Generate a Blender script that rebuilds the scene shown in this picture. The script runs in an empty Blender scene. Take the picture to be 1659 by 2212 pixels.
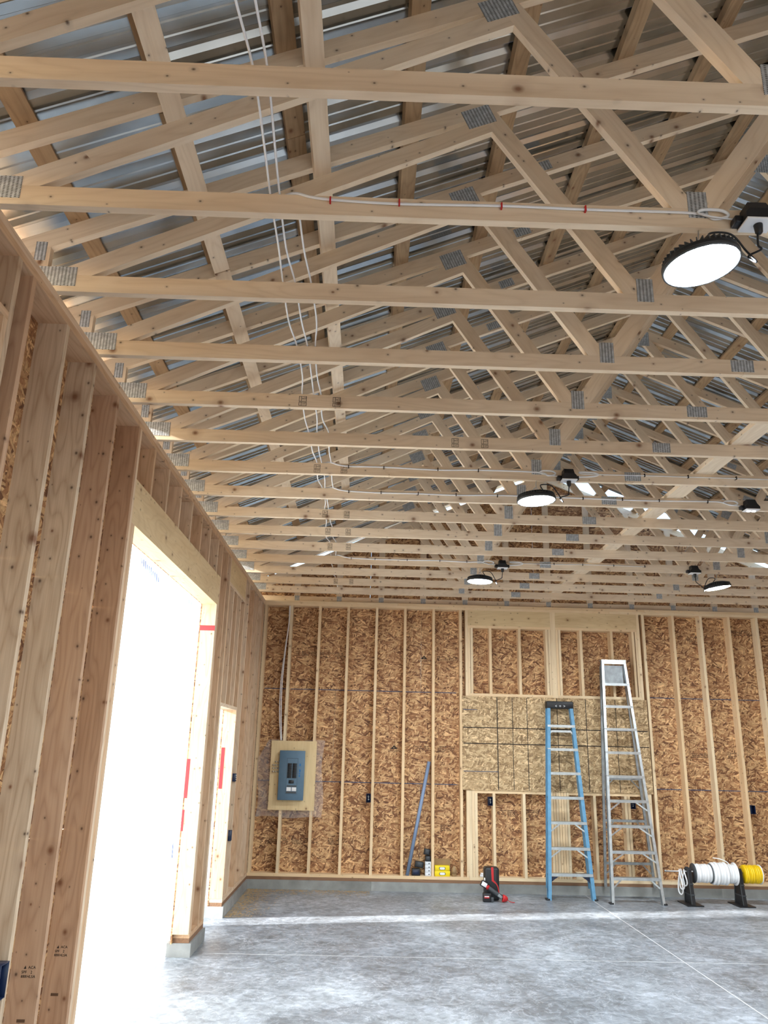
import bpy, bmesh, math, random
from mathutils import Vector, Matrix

random.seed(7)
scene = bpy.context.scene
COL = scene.collection

# ------------------------------------------------------------------ camera
CAM = Vector((1.4862, 0.0, 1.7844))
PITCH, YAW, ROLL, FPX = 0.2947, 0.0167, 0.0237, 1673.0
_f = Vector((math.sin(YAW) * math.cos(PITCH), math.cos(YAW) * math.cos(PITCH), math.sin(PITCH)))
_r = Vector((math.cos(YAW), -math.sin(YAW), 0))
_u = _r.cross(_f)
_r2 = _r * math.cos(ROLL) + _u * math.sin(ROLL)
_u2 = -_r * math.sin(ROLL) + _u * math.cos(ROLL)
cd = bpy.data.cameras.new('camera')
cd.sensor_fit = 'VERTICAL'
cd.sensor_height = 36.0
cd.lens = FPX / 2212 * 36.0
cd.clip_start = 0.05
cam = bpy.data.objects.new('camera', cd)
COL.objects.link(cam)
cam.matrix_world = Matrix(((_r2.x, _u2.x, -_f.x, CAM.x), (_r2.y, _u2.y, -_f.y, CAM.y), (_r2.z, _u2.z, -_f.z, CAM.z), (0, 0, 0, 1)))
scene.camera = cam

# ------------------------------------------------------------------ light
SUN_DIR = Vector((1.0, 0.17, -0.337)).normalized()
world = bpy.data.worlds.new('world')
scene.world = world
world.use_nodes = True
wn = world.node_tree
bg = wn.nodes['Background']
sky = wn.nodes.new('ShaderNodeTexSky')
sky.sky_type = 'NISHITA'
sky.sun_disc = False
sky.sun_elevation = math.radians(18.6)
sky.sun_rotation = math.atan2(-SUN_DIR.x, -SUN_DIR.y)
sky.air_density = 1.0
sky.dust_density = 0.6
wn.links.new(sky.outputs[0], bg.inputs[0])
bg.inputs[1].default_value = 0.42
sd = bpy.data.lights.new('sun', 'SUN')
sd.energy = 11.0
sd.angle = math.radians(1.6)
sd.color = (1.0, 0.97, 0.93)
sun = bpy.data.objects.new('sun', sd)
COL.objects.link(sun)
sun.rotation_euler = SUN_DIR.to_track_quat('-Z', 'Y').to_euler()
sun.location = (-20, -3, 8)
LAMP_STRENGTH = 260.0
vs = scene.view_settings
vs.view_transform = 'Standard'
vs.look = 'None'
vs.gamma = 1.0
vs.use_curve_mapping = False
vs.exposure = 0.72
scene.cycles.max_bounces = 10
scene.cycles.diffuse_bounces = 6
scene.cycles.use_denoising = True
scene.cycles.sample_clamp_indirect = 8.0


# ------------------------------------------------------------------ materials
def newmat(name):
    m = bpy.data.materials.new(name)
    m.use_nodes = True
    nt = m.node_tree
    return m, nt, nt.nodes['Principled BSDF']


def nd(nt, t, **kw):
    n = nt.nodes.new(t)
    for k, v in kw.items():
        setattr(n, k, v)
    return n


def mathn(nt, op, a, b=None, clamp=False):
    n = nd(nt, 'ShaderNodeMath', operation=op, use_clamp=clamp)
    for i, v in enumerate((a, b)):
        if v is None:
            continue
        if isinstance(v, (int, float)):
            n.inputs[i].default_value = v
        else:
            nt.links.new(v, n.inputs[i])
    return n.outputs[0]


def mixc(nt, fac, a, b, blend='MIX'):
    n = nd(nt, 'ShaderNodeMix', data_type='RGBA', blend_type=blend)
    for i, v in ((0, fac), (6, a), (7, b)):
        if isinstance(v, (int, float)):
            n.inputs[i].default_value = v
        elif isinstance(v, tuple):
            n.inputs[i].default_value = (*v, 1)
        else:
            nt.links.new(v, n.inputs[i])
    return n.outputs[2]


def ramp(nt, fac, stops, interp='LINEAR'):
    n = nd(nt, 'ShaderNodeValToRGB')
    n.color_ramp.interpolation = interp
    e = n.color_ramp.elements
    while len(e) < len(stops):
        e.new(0.5)
    for i, (p, c) in enumerate(stops):
        e[i].position = p
        e[i].color = (*c, 1)
    nt.links.new(fac, n.inputs[0])
    return n.outputs[0]


def srgb(r, g, b):
    def f(c):
        c /= 255.0
        return c / 12.92 if c <= 0.04045 else ((c + 0.055) / 1.055) ** 2.4
    return (f(r), f(g), f(b))


def plain(name, col, rough=0.5, metal=0.0, emit=None, estr=0.0, alpha=None, noise=0.0):
    m, nt, b = newmat(name)
    b.inputs['Base Color'].default_value = (*col, 1)
    b.inputs['Roughness'].default_value = rough
    b.inputs['Metallic'].default_value = metal
    if emit:
        b.inputs['Emission Color'].default_value = (*emit, 1)
        b.inputs['Emission Strength'].default_value = estr
    if noise:
        tc = nd(nt, 'ShaderNodeTexCoord')
        n = nd(nt, 'ShaderNodeTexNoise')
        n.inputs['Scale'].default_value = 14
        n.inputs['Detail'].default_value = 4
        nt.links.new(tc.outputs['Object'], n.inputs['Vector'])
        c = ramp(nt, n.outputs['Fac'], [(0.3, tuple(v * (1 - noise) for v in col)), (0.7, tuple(min(1, v * (1 + noise)) for v in col))])
        nt.links.new(c, b.inputs['Base Color'])
    return m


def wood(name, light, dark, tint_a, tint_b, knots=1.0, grain=0.55, rough=0.72, fuzz=0.0):
    m, nt, b = newmat(name)
    tc = nd(nt, 'ShaderNodeTexCoord')
    oi = nd(nt, 'ShaderNodeObjectInfo')
    cmb = nd(nt, 'ShaderNodeCombineXYZ')
    for i, k in enumerate((37.0, 11.0, 23.0)):
        nt.links.new(mathn(nt, 'MULTIPLY', oi.outputs['Random'], k), cmb.inputs[i])
    add = nd(nt, 'ShaderNodeVectorMath', operation='ADD')
    nt.links.new(tc.outputs['Object'], add.inputs[0])
    nt.links.new(cmb.outputs[0], add.inputs[1])
    P = add.outputs[0]

    def mp(s):
        v = nd(nt, 'ShaderNodeMapping')
        v.inputs['Scale'].default_value = s
        nt.links.new(P, v.inputs['Vector'])
        return v.outputs[0]
    # growth rings: distance field in cross-section, warped along the length
    w1 = nd(nt, 'ShaderNodeTexNoise')
    w1.inputs['Scale'].default_value = 1.0
    w1.inputs['Detail'].default_value = 2
    nt.links.new(mp((0.9, 6, 6)), w1.inputs['Vector'])
    rings = mathn(nt, 'FRACT', mathn(nt, 'MULTIPLY', w1.outputs['Fac'], 13.0))
    rings = mathn(nt, 'ABSOLUTE', mathn(nt, 'SUBTRACT', mathn(nt, 'MULTIPLY', rings, 2.0), 1.0))
    rings = mathn(nt, 'POWER', rings, 2.2)
    w2 = nd(nt, 'ShaderNodeTexNoise')
    w2.inputs['Scale'].default_value = 1.0
    w2.inputs['Detail'].default_value = 4
    nt.links.new(mp((3.0, 120, 120)), w2.inputs['Vector'])
    w3 = nd(nt, 'ShaderNodeTexNoise')
    w3.inputs['Scale'].default_value = 1.0
    w3.inputs['Detail'].default_value = 3
    nt.links.new(mp((0.8, 5, 5)), w3.inputs['Vector'])
    g = mathn(nt, 'ADD', mathn(nt, 'MULTIPLY', rings, grain * 0.55), mathn(nt, 'MULTIPLY', mathn(nt, 'SUBTRACT', w2.outputs['Fac'], 0.35), grain * 0.9), clamp=True)
    col = mixc(nt, g, light, dark)
    tint = mixc(nt, mathn(nt, 'FRACT', mathn(nt, 'MULTIPLY', oi.outputs['Random'], 7.31)), tint_a, tint_b)
    col = mixc(nt, 1.0, col, tint, 'MULTIPLY')
    shade = ramp(nt, w3.outputs['Fac'], [(0.3, (0.86, 0.82, 0.78)), (0.55, (1, 1, 1)), (0.75, (1.0, 0.96, 0.9))])
    col = mixc(nt, 1.0, col, shade, 'MULTIPLY')
    if knots:
        sep = nd(nt, 'ShaderNodeSeparateXYZ')
        nt.links.new(P, sep.inputs[0])
        cxz = nd(nt, 'ShaderNodeCombineXYZ')
        nt.links.new(mathn(nt, 'MULTIPLY', sep.outputs[0], 0.8), cxz.inputs[0])
        nt.links.new(mathn(nt, 'ADD', sep.outputs[2], mathn(nt, 'MULTIPLY', sep.outputs[1], 0.5)), cxz.inputs[1])
        for scale, rad, keep, tone in ((5.2, 0.10 * knots, 0.62, srgb(112, 68, 40)), (13.0, 0.085 * knots, 0.70, srgb(62, 38, 26))):
            v = nd(nt, 'ShaderNodeTexVoronoi', voronoi_dimensions='2D')
            v.inputs['Scale'].default_value = scale
            nt.links.new(cxz.outputs[0], v.inputs['Vector'])
            sc3 = nd(nt, 'ShaderNodeSeparateColor')
            nt.links.new(v.outputs['Color'], sc3.inputs[0])
            d = mathn(nt, 'DIVIDE', v.outputs['Distance'], mathn(nt, 'ADD', mathn(nt, 'MULTIPLY', sc3.outputs[1], rad), rad * 0.3))
            core = mathn(nt, 'SUBTRACT', 1.25, d, clamp=True)
            halo = mathn(nt, 'MULTIPLY', mathn(nt, 'SUBTRACT', 1.0, mathn(nt, 'MULTIPLY', d, 0.4), clamp=True), 0.30)
            on = mathn(nt, 'GREATER_THAN', sc3.outputs[0], keep)
            fac = mathn(nt, 'MULTIPLY', mathn(nt, 'MAXIMUM', mathn(nt, 'MULTIPLY', core, 0.85), halo), on, clamp=True)
            col = mixc(nt, fac, col, tone)
    if fuzz:
        w4 = nd(nt, 'ShaderNodeTexNoise')
        w4.inputs['Scale'].default_value = 9
        w4.inputs['Detail'].default_value = 6
        nt.links.new(P, w4.inputs['Vector'])
        col = mixc(nt, mathn(nt, 'MULTIPLY', w4.outputs['Fac'], fuzz, clamp=True), col, srgb(80, 62, 46))
    nt.links.new(col, b.inputs['Base Color'])
    b.inputs['Roughness'].default_value = rough
    b.inputs['Specular IOR Level'].default_value = 0.25
    bp = nd(nt, 'ShaderNodeBump')
    bp.inputs['Strength'].default_value = 0.18
    bp.inputs['Distance'].default_value = 0.003
    nt.links.new(w2.outputs['Fac'], bp.inputs['Height'])
    nt.links.new(bp.outputs[0], b.inputs['Normal'])
    return m


def osb_mat(name, ca, cb, cc):
    m, nt, b = newmat(name)
    tc = nd(nt, 'ShaderNodeTexCoord')
    sx_ = nd(nt, 'ShaderNodeSeparateXYZ')
    nt.links.new(tc.outputs['Object'], sx_.inputs[0])
    oi = nd(nt, 'ShaderNodeObjectInfo')
    cb_ = nd(nt, 'ShaderNodeCombineXYZ')
    rr_ = mathn(nt, 'MULTIPLY', oi.outputs['Random'], 17.0)
    nt.links.new(mathn(nt, 'ADD', mathn(nt, 'ADD', sx_.outputs[0], sx_.outputs[1]), rr_), cb_.inputs[0])
    nt.links.new(sx_.outputs[2], cb_.inputs[1])
    wn_ = nd(nt, 'ShaderNodeTexNoise')
    wn_.inputs['Scale'].default_value = 5.0
    wn_.inputs['Detail'].default_value = 1
    nt.links.new(cb_.outputs[0], wn_.inputs['Vector'])
    sub = nd(nt, 'ShaderNodeVectorMath', operation='SUBTRACT')
    sub.inputs[1].default_value = (0.5, 0.5, 0.5)
    nt.links.new(wn_.outputs['Color'], sub.inputs[0])
    sc_ = nd(nt, 'ShaderNodeVectorMath', operation='SCALE')
    sc_.inputs['Scale'].default_value = 0.06
    nt.links.new(sub.outputs[0], sc_.inputs[0])
    add = nd(nt, 'ShaderNodeVectorMath', operation='ADD')
    nt.links.new(cb_.outputs[0], add.inputs[0])
    nt.links.new(sc_.outputs[0], add.inputs[1])
    layers = []
    for i, (ang, sx, sz) in enumerate(((0.12, 11, 52), (0.75, 13, 56), (-0.6, 13, 54), (-0.18, 9.5, 64), (1.35, 19, 60))):
        mp = nd(nt, 'ShaderNodeMapping', vector_type='TEXTURE')
        mp.inputs['Rotation'].default_value = (0, 0, ang)
        mp.inputs['Location'].default_value = (i * 0.37, i * 0.21, 0)
        mp.inputs['Scale'].default_value = (1.0 / sx, 1.0 / sz, 1.0)
        nt.links.new(add.outputs[0], mp.inputs['Vector'])
        v = nd(nt, 'ShaderNodeTexVoronoi', voronoi_dimensions='2D')
        v.inputs['Scale'].default_value = 1.0
        nt.links.new(mp.outputs[0], v.inputs['Vector'])
        sp = nd(nt, 'ShaderNodeSeparateColor')
        nt.links.new(v.outputs['Color'], sp.inputs[0])
        layers.append((sp.outputs[0], sp.outputs[1], v.outputs['Distance']))
    top, val, dist = layers[0]
    for r, g, d in layers[1:]:
        gt = mathn(nt, 'GREATER_THAN', r, top)
        top2 = mathn(nt, 'MAXIMUM', top, r)
        mx = nd(nt, 'ShaderNodeMix', data_type='FLOAT')
        nt.links.new(gt, mx.inputs[0])
        nt.links.new(val, mx.inputs[2])
        nt.links.new(g, mx.inputs[3])
        md = nd(nt, 'ShaderNodeMix', data_type='FLOAT')
        nt.links.new(gt, md.inputs[0])
        nt.links.new(dist, md.inputs[2])
        nt.links.new(d, md.inputs[3])
        val, top, dist = mx.outputs[0], top2, md.outputs[0]
    col = ramp(nt, val, [(0.0, ca), (0.35, cb), (0.8, cc), (1.0, tuple(min(1, c * 1.35) for c in cc))])
    ed = ramp(nt, dist, [(0.0, (1, 1, 1)), (0.5, (0.97, 0.96, 0.94)), (0.85, (0.60, 0.54, 0.48))])
    col = mixc(nt, 1.0, col, ed, 'MULTIPLY')
    fine = nd(nt, 'ShaderNodeTexNoise')
    fine.inputs['Scale'].default_value = 60
    fine.inputs['Detail'].default_value = 3
    nt.links.new(cb_.outputs[0], fine.inputs['Vector'])
    fr = ramp(nt, fine.outputs['Fac'], [(0.3, (0.72, 0.68, 0.64)), (0.6, (1, 1, 1))])
    col = mixc(nt, 0.8, col, fr, 'MULTIPLY')
    nt.links.new(col, b.inputs['Base Color'])
    b.inputs['Roughness'].default_value = 0.75
    bp = nd(nt, 'ShaderNodeBump')
    bp.inputs['Strength'].default_value = 0.3
    bp.inputs['Distance'].default_value = 0.004
    nt.links.new(top, bp.inputs['Height'])
    nt.links.new(bp.outputs[0], b.inputs['Normal'])
    return m


def concrete_mat(name, base, lightc, darkc, floor=False):
    m, nt, b = newmat(name)
    tc = nd(nt, 'ShaderNodeTexCoord')

    def noise(scale, detail, dist=0.0, sc=(1, 1, 1)):
        mp = nd(nt, 'ShaderNodeMapping')
        mp.inputs['Scale'].default_value = sc
        nt.links.new(tc.outputs['Object'], mp.inputs['Vector'])
        n = nd(nt, 'ShaderNodeTexNoise')
        n.inputs['Scale'].default_value = scale
        n.inputs['Detail'].default_value = detail
        n.inputs['Distortion'].default_value = dist
        nt.links.new(mp.outputs[0], n.inputs['Vector'])
        return n.outputs['Fac']
    a = noise(0.9, 6, 0.6)
    c = ramp(nt, a, [(0.3, darkc), (0.5, base), (0.72, lightc)])
    bsp = noise(7, 8, 0.3)
    c = mixc(nt, 1.0, c, ramp(nt, bsp, [(0.3, (0.78, 0.78, 0.77)), (0.62, (1, 1, 1))]), 'MULTIPLY')
    if floor:
        # trowel swirls and dusty scuffs
        s = noise(2.2, 7, 2.6)
        sw = ramp(nt, s, [(0.47, (0, 0, 0)), (0.5, (1, 1, 1)), (0.53, (0, 0, 0))])
        bw = nd(nt, 'ShaderNodeRGBToBW')
        nt.links.new(sw, bw.inputs[0])
        c = mixc(nt, mathn(nt, 'MULTIPLY', bw.outputs[0], 0.45), c, tuple(min(1, v * 1.12) for v in lightc))
        s2 = noise(5, 5, 3.5, (1, 0.6, 1))
        sw2 = ramp(nt, s2, [(0.49, (0, 0, 0)), (0.505, (1, 1, 1)), (0.52, (0, 0, 0))])
        bw2 = nd(nt, 'ShaderNodeRGBToBW')
        nt.links.new(sw2, bw2.inputs[0])
        c = mixc(nt, mathn(nt, 'MULTIPLY', bw2.outputs[0], 0.5), c, tuple(min(1, v * 1.25) for v in lightc))
        sp_ = noise(16, 6, 0.5)
        c = mixc(nt, 1.0, c, ramp(nt, sp_, [(0.36, (0.70, 0.70, 0.70)), (0.56, (1, 1, 1))]), 'MULTIPLY')
        md = noise(3.2, 6, 1.2)
        c = mixc(nt, 1.0, c, ramp(nt, md, [(0.38, (0.76, 0.76, 0.75)), (0.58, (1, 1, 1))]), 'MULTIPLY')
        dk = noise(0.55, 4, 0.8)
        c = mixc(nt, 1.0, c, ramp(nt, dk, [(0.35, (0.74, 0.75, 0.76)), (0.6, (1, 1, 1))]), 'MULTIPLY')
        rr = ramp(nt, a, [(0.3, (0.32, 0.32, 0.32)), (0.7, (0.55, 0.55, 0.55))])
        nt.links.new(rr, b.inputs['Roughness'])
    else:
        b.inputs['Roughness'].default_value = 0.85
        bp = nd(nt, 'ShaderNodeBump')
        bp.inputs['Strength'].default_value = 0.4
        bp.inputs['Distance'].default_value = 0.006
        nt.links.new(bsp, bp.inputs['Height'])
        nt.links.new(bp.outputs[0], b.inputs['Normal'])
    nt.links.new(c, b.inputs['Base Color'])
    return m


def gusset_mat():
    m, nt, b = newmat('gusset_steel')
    tc = nd(nt, 'ShaderNodeTexCoord')
    sp = nd(nt, 'ShaderNodeSeparateXYZ')
    nt.links.new(tc.outputs['Object'], sp.inputs[0])
    u = mathn(nt, 'MULTIPLY', sp.outputs[0], 1 / 0.0165)
    w = mathn(nt, 'MULTIPLY', sp.outputs[2], 1 / 0.0075)
    col = mathn(nt, 'FLOOR', u)
    fu = mathn(nt, 'FRACT', u)
    w2 = mathn(nt, 'ADD', w, mathn(nt, 'MULTIPLY', mathn(nt, 'MODULO', col, 2.0), 0.5))
    fw = mathn(nt, 'FRACT', w2)
    su = mathn(nt, 'LESS_THAN', mathn(nt, 'ABSOLUTE', mathn(nt, 'SUBTRACT', fu, 0.5)), 0.24)
    sw = mathn(nt, 'LESS_THAN', mathn(nt, 'ABSOLUTE', mathn(nt, 'SUBTRACT', fw, 0.5)), 0.26)
    slot = mathn(nt, 'MULTIPLY', su, sw)
    n = nd(nt, 'ShaderNodeTexNoise')
    n.inputs['Scale'].default_value = 45
    nt.links.new(tc.outputs['Object'], n.inputs['Vector'])
    base = ramp(nt, n.outputs['Fac'], [(0.3, srgb(168, 174, 178)), (0.7, srgb(214, 220, 224))])
    c = mixc(nt, slot, base, srgb(84, 84, 84))
    nt.links.new(c, b.inputs['Base Color'])
    nt.links.new(mathn(nt, 'MULTIPLY', mathn(nt, 'SUBTRACT', 1.0, slot), 0.4), b.inputs['Metallic'])
    b.inputs['Roughness'].default_value = 0.42
    bp = nd(nt, 'ShaderNodeBump')
    bp.inputs['Strength'].default_value = 0.6
    bp.inputs['Distance'].default_value = 0.002
    nt.links.new(slot, bp.inputs['Height'])
    nt.links.new(bp.outputs[0], b.inputs['Normal'])
    return m


def sheet_mat(name, col, trans, alpha=1.0, rough=0.5):
    """Thin plastic: diffuse + translucent + some see-through."""
    m = bpy.data.materials.new(name)
    m.use_nodes = True
    nt = m.node_tree
    nt.nodes.clear()
    out = nd(nt, 'ShaderNodeOutputMaterial')
    d = nd(nt, 'ShaderNodeBsdfDiffuse')
    d.inputs[0].default_value = (*col, 1)
    t = nd(nt, 'ShaderNodeBsdfTranslucent')
    t.inputs[0].default_value = (*col, 1)
    g = nd(nt, 'ShaderNodeBsdfGlossy')
    g.inputs['Roughness'].default_value = rough
    m1 = nd(nt, 'ShaderNodeMixShader')
    m1.inputs[0].default_value = trans
    nt.links.new(d.outputs[0], m1.inputs[1])
    nt.links.new(t.outputs[0], m1.inputs[2])
    m2 = nd(nt, 'ShaderNodeMixShader')
    m2.inputs[0].default_value = 0.08
    nt.links.new(m1.outputs[0], m2.inputs[1])
    nt.links.new(g.outputs[0], m2.inputs[2])
    last = m2
    if alpha < 1:
        tr = nd(nt, 'ShaderNodeBsdfTransparent')
        m3 = nd(nt, 'ShaderNodeMixShader')
        m3.inputs[0].default_value = alpha
        nt.links.new(tr.outputs[0], m3.inputs[1])
        nt.links.new(m2.outputs[0], m3.inputs[2])
        last = m3
    nt.links.new(last.outputs[0], out.inputs[0])
    return m


def metal_roof_mat():
    m, nt, b = newmat('galvalume')
    tc = nd(nt, 'ShaderNodeTexCoord')
    n = nd(nt, 'ShaderNodeTexNoise')
    n.inputs['Scale'].default_value = 3
    n.inputs['Detail'].default_value = 5
    nt.links.new(tc.outputs['Object'], n.inputs['Vector'])
    nt.links.new(ramp(nt, n.outputs['Fac'], [(0.3, srgb(150, 155, 157)), (0.7, srgb(186, 191, 194))]), b.inputs['Base Color'])
    nt.links.new(ramp(nt, n.outputs['Fac'], [(0.3, (0.17, 0.17, 0.17)), (0.7, (0.27, 0.27, 0.27))]), b.inputs['Roughness'])
    b.inputs['Metallic'].default_value = 1.0
    return m


M = dict(
    pine=wood('pine', srgb(236, 221, 198), srgb(208, 187, 158), (1.0, 0.99, 0.98), (0.93, 0.88, 0.82), knots=0.9, grain=0.55),
    stud=wood('stud_pine', srgb(230, 211, 186), srgb(190, 162, 134), (1.0, 0.99, 0.97), (0.86, 0.70, 0.57), knots=0.9, grain=0.7),
    edge=wood('stud_back', srgb(236, 217, 186), srgb(212, 186, 150), (1.0, 0.99, 0.95), (0.96, 0.86, 0.74), knots=0.6, grain=0.4),
    studr=wood('stud_reddish', srgb(202, 170, 142), srgb(160, 124, 98), (1.0, 0.98, 0.96), (0.92, 0.86, 0.80), knots=1.1, grain=0.7),
    studg=wood('stud_greyish', srgb(212, 192, 168), srgb(172, 146, 120), (1.0, 0.99, 0.97), (0.94, 0.90, 0.86), knots=1.2, grain=0.95),
    rough=wood('rough_sawn', srgb(198, 172, 138), srgb(148, 122, 94), (1.0, 0.98, 0.95), (0.9, 0.82, 0.74), knots=0.7, grain=0.8, fuzz=0.5),
    treated=wood('treated_sill', srgb(150, 118, 94), srgb(112, 84, 64), (1, 1, 1), (0.9, 0.86, 0.82), knots=0.4, grain=0.6),
    lvl=wood('header_beam', srgb(226, 203, 162), srgb(198, 166, 124), (1, 1, 1), (0.97, 0.95, 0.9), knots=0.8, grain=0.5),
    ply=wood('plywood', srgb(224, 202, 160), srgb(200, 170, 124), (1, 1, 1), (0.98, 0.96, 0.92), knots=0.7, grain=0.4),
    osb=osb_mat('osb', srgb(104, 66, 42), srgb(170, 122, 82), srgb(210, 172, 126)),
    osb2=osb_mat('osb_weathered', srgb(138, 112, 80), srgb(182, 152, 112), srgb(210, 184, 144)),
    conc=concrete_mat('curb_concrete', srgb(150, 152, 150), srgb(178, 180, 178), srgb(118, 118, 116)),
    floor=concrete_mat('floor_concrete', srgb(160, 168, 177), srgb(192, 200, 209), srgb(134, 140, 147), floor=True),
    gravel=concrete_mat('gravel', srgb(186, 178, 165), srgb(215, 208, 195), srgb(150, 142, 130)),
    gusset=gusset_mat(),
    metal=metal_roof_mat(),
    alu=plain('aluminium', srgb(190, 196, 200), 0.38, 0.9, noise=0.15),
    alu_d=plain('aluminium_dull', srgb(150, 155, 158), 0.5, 0.85, noise=0.2),
    zinc=plain('zinc', srgb(200, 202, 205), 0.3, 1.0),
    blue=plain('blue_fibreglass', srgb(92, 146, 182), 0.45, noise=0.12),
    black=plain('black_plastic', srgb(24, 25, 29), 0.45),
    navy=plain('dark_blue_plastic', srgb(20, 34, 66), 0.35),
    dgrey=plain('dark_grey', srgb(62, 66, 70), 0.5),
    red=plain('red_plastic', srgb(190, 34, 38), 0.45),
    redtape=sheet_mat('red_tape', srgb(220, 30, 50), 0.55),
    bluetape=sheet_mat('blue_print', srgb(30, 120, 200), 0.5),
    white=plain('white_plastic', srgb(232, 234, 236), 0.45),
    cable=plain('white_cable', srgb(236, 238, 240), 0.4),
    carton=plain('white_carton', srgb(222, 226, 232), 0.7),
    yellow=plain('yellow_carton', srgb(240, 214, 20), 0.55),
    ycable=plain('yellow_cable', srgb(238, 196, 12), 0.4),
    kraft=plain('kraft_card', srgb(150, 122, 86), 0.85, noise=0.1),
    grey_pvc=plain('grey_pvc', srgb(126, 146, 176), 0.4),
    panel=plain('panel_enamel', srgb(84, 112, 134), 0.42, 0.1, noise=0.06),
    panel_d=plain('panel_recess', srgb(58, 80, 98), 0.5),
    ink=plain('black_ink', srgb(42, 34, 30), 0.9),
    ink2=plain('faint_ink', srgb(96, 70, 50), 0.9),
    inkb=plain('blue_ink', srgb(48, 70, 104), 0.9),
    lens=plain('led_lens', (1, 1, 1), 0.4, emit=(0.86, 0.94, 1.0), estr=LAMP_STRENGTH),
    led=plain('small_led', (1, 1, 1), 0.4, emit=(1.0, 0.97, 0.97), estr=3.0),  # outlet sockets are no lamps; glow added to keep the discs white
    sheet=sheet_mat('house_wrap', (0.86, 0.90, 0.93), 0.62),
    poly=sheet_mat('clear_poly', (0.80, 0.80, 0.84), 0.5, alpha=0.28, rough=0.2),
    copper=plain('connector', srgb(205, 205, 200), 0.35, 0.8),
    brownbottle=plain('tan_bottle', srgb(158, 130, 92), 0.5),
)


# ------------------------------------------------------------------ helpers
WORLD_OF = {}


def link(o, W=None, parent=None):
    COL.objects.link(o)
    W = W or Matrix.Identity(4)
    if parent is not None:
        o.parent = parent
        o.matrix_basis = WORLD_OF[parent].inverted() @ W
    else:
        o.matrix_basis = W
    WORLD_OF[o] = W
    return o


def thing(name, label, cat, loc=(0, 0, 0), group=None, kind=None):
    o = bpy.data.objects.new(name, None)
    o.empty_display_size = 0.1
    link(o, Matrix.Translation(loc))
    if label:
        o['label'] = label
    if cat:
        o['category'] = cat
    if group:
        o['group'] = group
    if kind:
        o['kind'] = kind
    return o


def tag(o, label=None, cat=None, group=None, kind=None):
    for k, v in (('label', label), ('category', cat), ('group', group), ('kind', kind)):
        if v:
            o[k] = v
    return o


def mesh_obj(name, verts, faces, mat, W=None, parent=None, smooth=False):
    me = bpy.data.meshes.new(name)
    me.from_pydata([tuple(v) for v in verts], [], faces)
    me.update()
    if smooth:
        for p in me.polygons:
            p.use_smooth = True
    me.materials.append(M[mat])
    return link(bpy.data.objects.new(name, me), W, parent)


_BOX = {}
ROT_Y = Matrix.Rotation(math.radians(90), 4, 'Z')       # local x -> world y
ROT_Z = Matrix.Rotation(math.radians(-90), 4, 'Y')      # local x -> world z


def box(name, mat, x0, x1, y0, y1, z0, z1, parent=None, flat=False):
    """Board: local X runs along its longest side so that grain follows it."""
    lx, ly, lz = x1 - x0, y1 - y0, z1 - z0
    if flat or (lx >= ly and lx >= lz):
        R, d = Matrix.Identity(4), (lx, ly, lz)
    elif ly >= lz:
        R, d = ROT_Y, (ly, lx, lz)
    else:
        R, d = ROT_Z, (lz, ly, lx)
    key = (mat, tuple(round(v, 4) for v in d))
    if key not in _BOX:
        hx, hy, hz = d[0] / 2, d[1] / 2, d[2] / 2
        v = [(sx * hx, sy * hy, sz * hz) for sx in (-1, 1) for sy in (-1, 1) for sz in (-1, 1)]
        f = [(0, 1, 3, 2), (4, 6, 7, 5), (0, 4, 5, 1), (2, 3, 7, 6), (0, 2, 6, 4), (1, 5, 7, 3)]
        me = bpy.data.meshes.new(name)
        me.from_pydata(v, [], f)
        me.update()
        me.materials.append(M[mat])
        _BOX[key] = me
    W = Matrix.Translation(((x0 + x1) / 2, (y0 + y1) / 2, (z0 + z1) / 2)) @ R
    return link(bpy.data.objects.new(name, _BOX[key]), W, parent)


def beam(name, mat, p0, p1, wdt, thk, parent=None, up=(0, 1, 0)):
    """Straight bar p0->p1: local X along, local Y ~ up (thickness), local Z width."""
    p0, p1 = Vector(p0), Vector(p1)
    X = (p1 - p0).normalized()
    Y = Vector(up)
    Y = (Y - X * Y.dot(X)).normalized()
    Z = X.cross(Y)
    L = (p1 - p0).length
    key = (mat, 'beam', round(L, 4), round(wdt, 4), round(thk, 4))
    if key not in _BOX:
        hx, hy, hz = L / 2, thk / 2, wdt / 2
        v = [(sx * hx, sy * hy, sz * hz) for sx in (-1, 1) for sy in (-1, 1) for sz in (-1, 1)]
        f = [(0, 1, 3, 2), (4, 6, 7, 5), (0, 4, 5, 1), (2, 3, 7, 6), (0, 2, 6, 4), (1, 5, 7, 3)]
        me = bpy.data.meshes.new(name)
        me.from_pydata(v, [], f)
        me.update()
        me.materials.append(M[mat])
        _BOX[key] = me
    c = (p0 + p1) / 2
    W = Matrix(((X.x, Y.x, Z.x, c.x), (X.y, Y.y, Z.y, c.y), (X.z, Y.z, Z.z, c.z), (0, 0, 0, 1)))
    return link(bpy.data.objects.new(name, _BOX[key]), W, parent)


def clip(poly, a, b, c):
    """keep points with a*x+b*z<=c"""
    out = []
    n = len(poly)
    for i in range(n):
        p, q = poly[i], poly[(i + 1) % n]
        dp, dq = a * p[0] + b * p[1] - c, a * q[0] + b * q[1] - c
        if dp <= 0:
            out.append(p)
        if (dp < 0 < dq) or (dq < 0 < dp):
            t = dp / (dp - dq)
            out.append((p[0] + t * (q[0] - p[0]), p[1] + t * (q[1] - p[1])))
    return out


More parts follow.
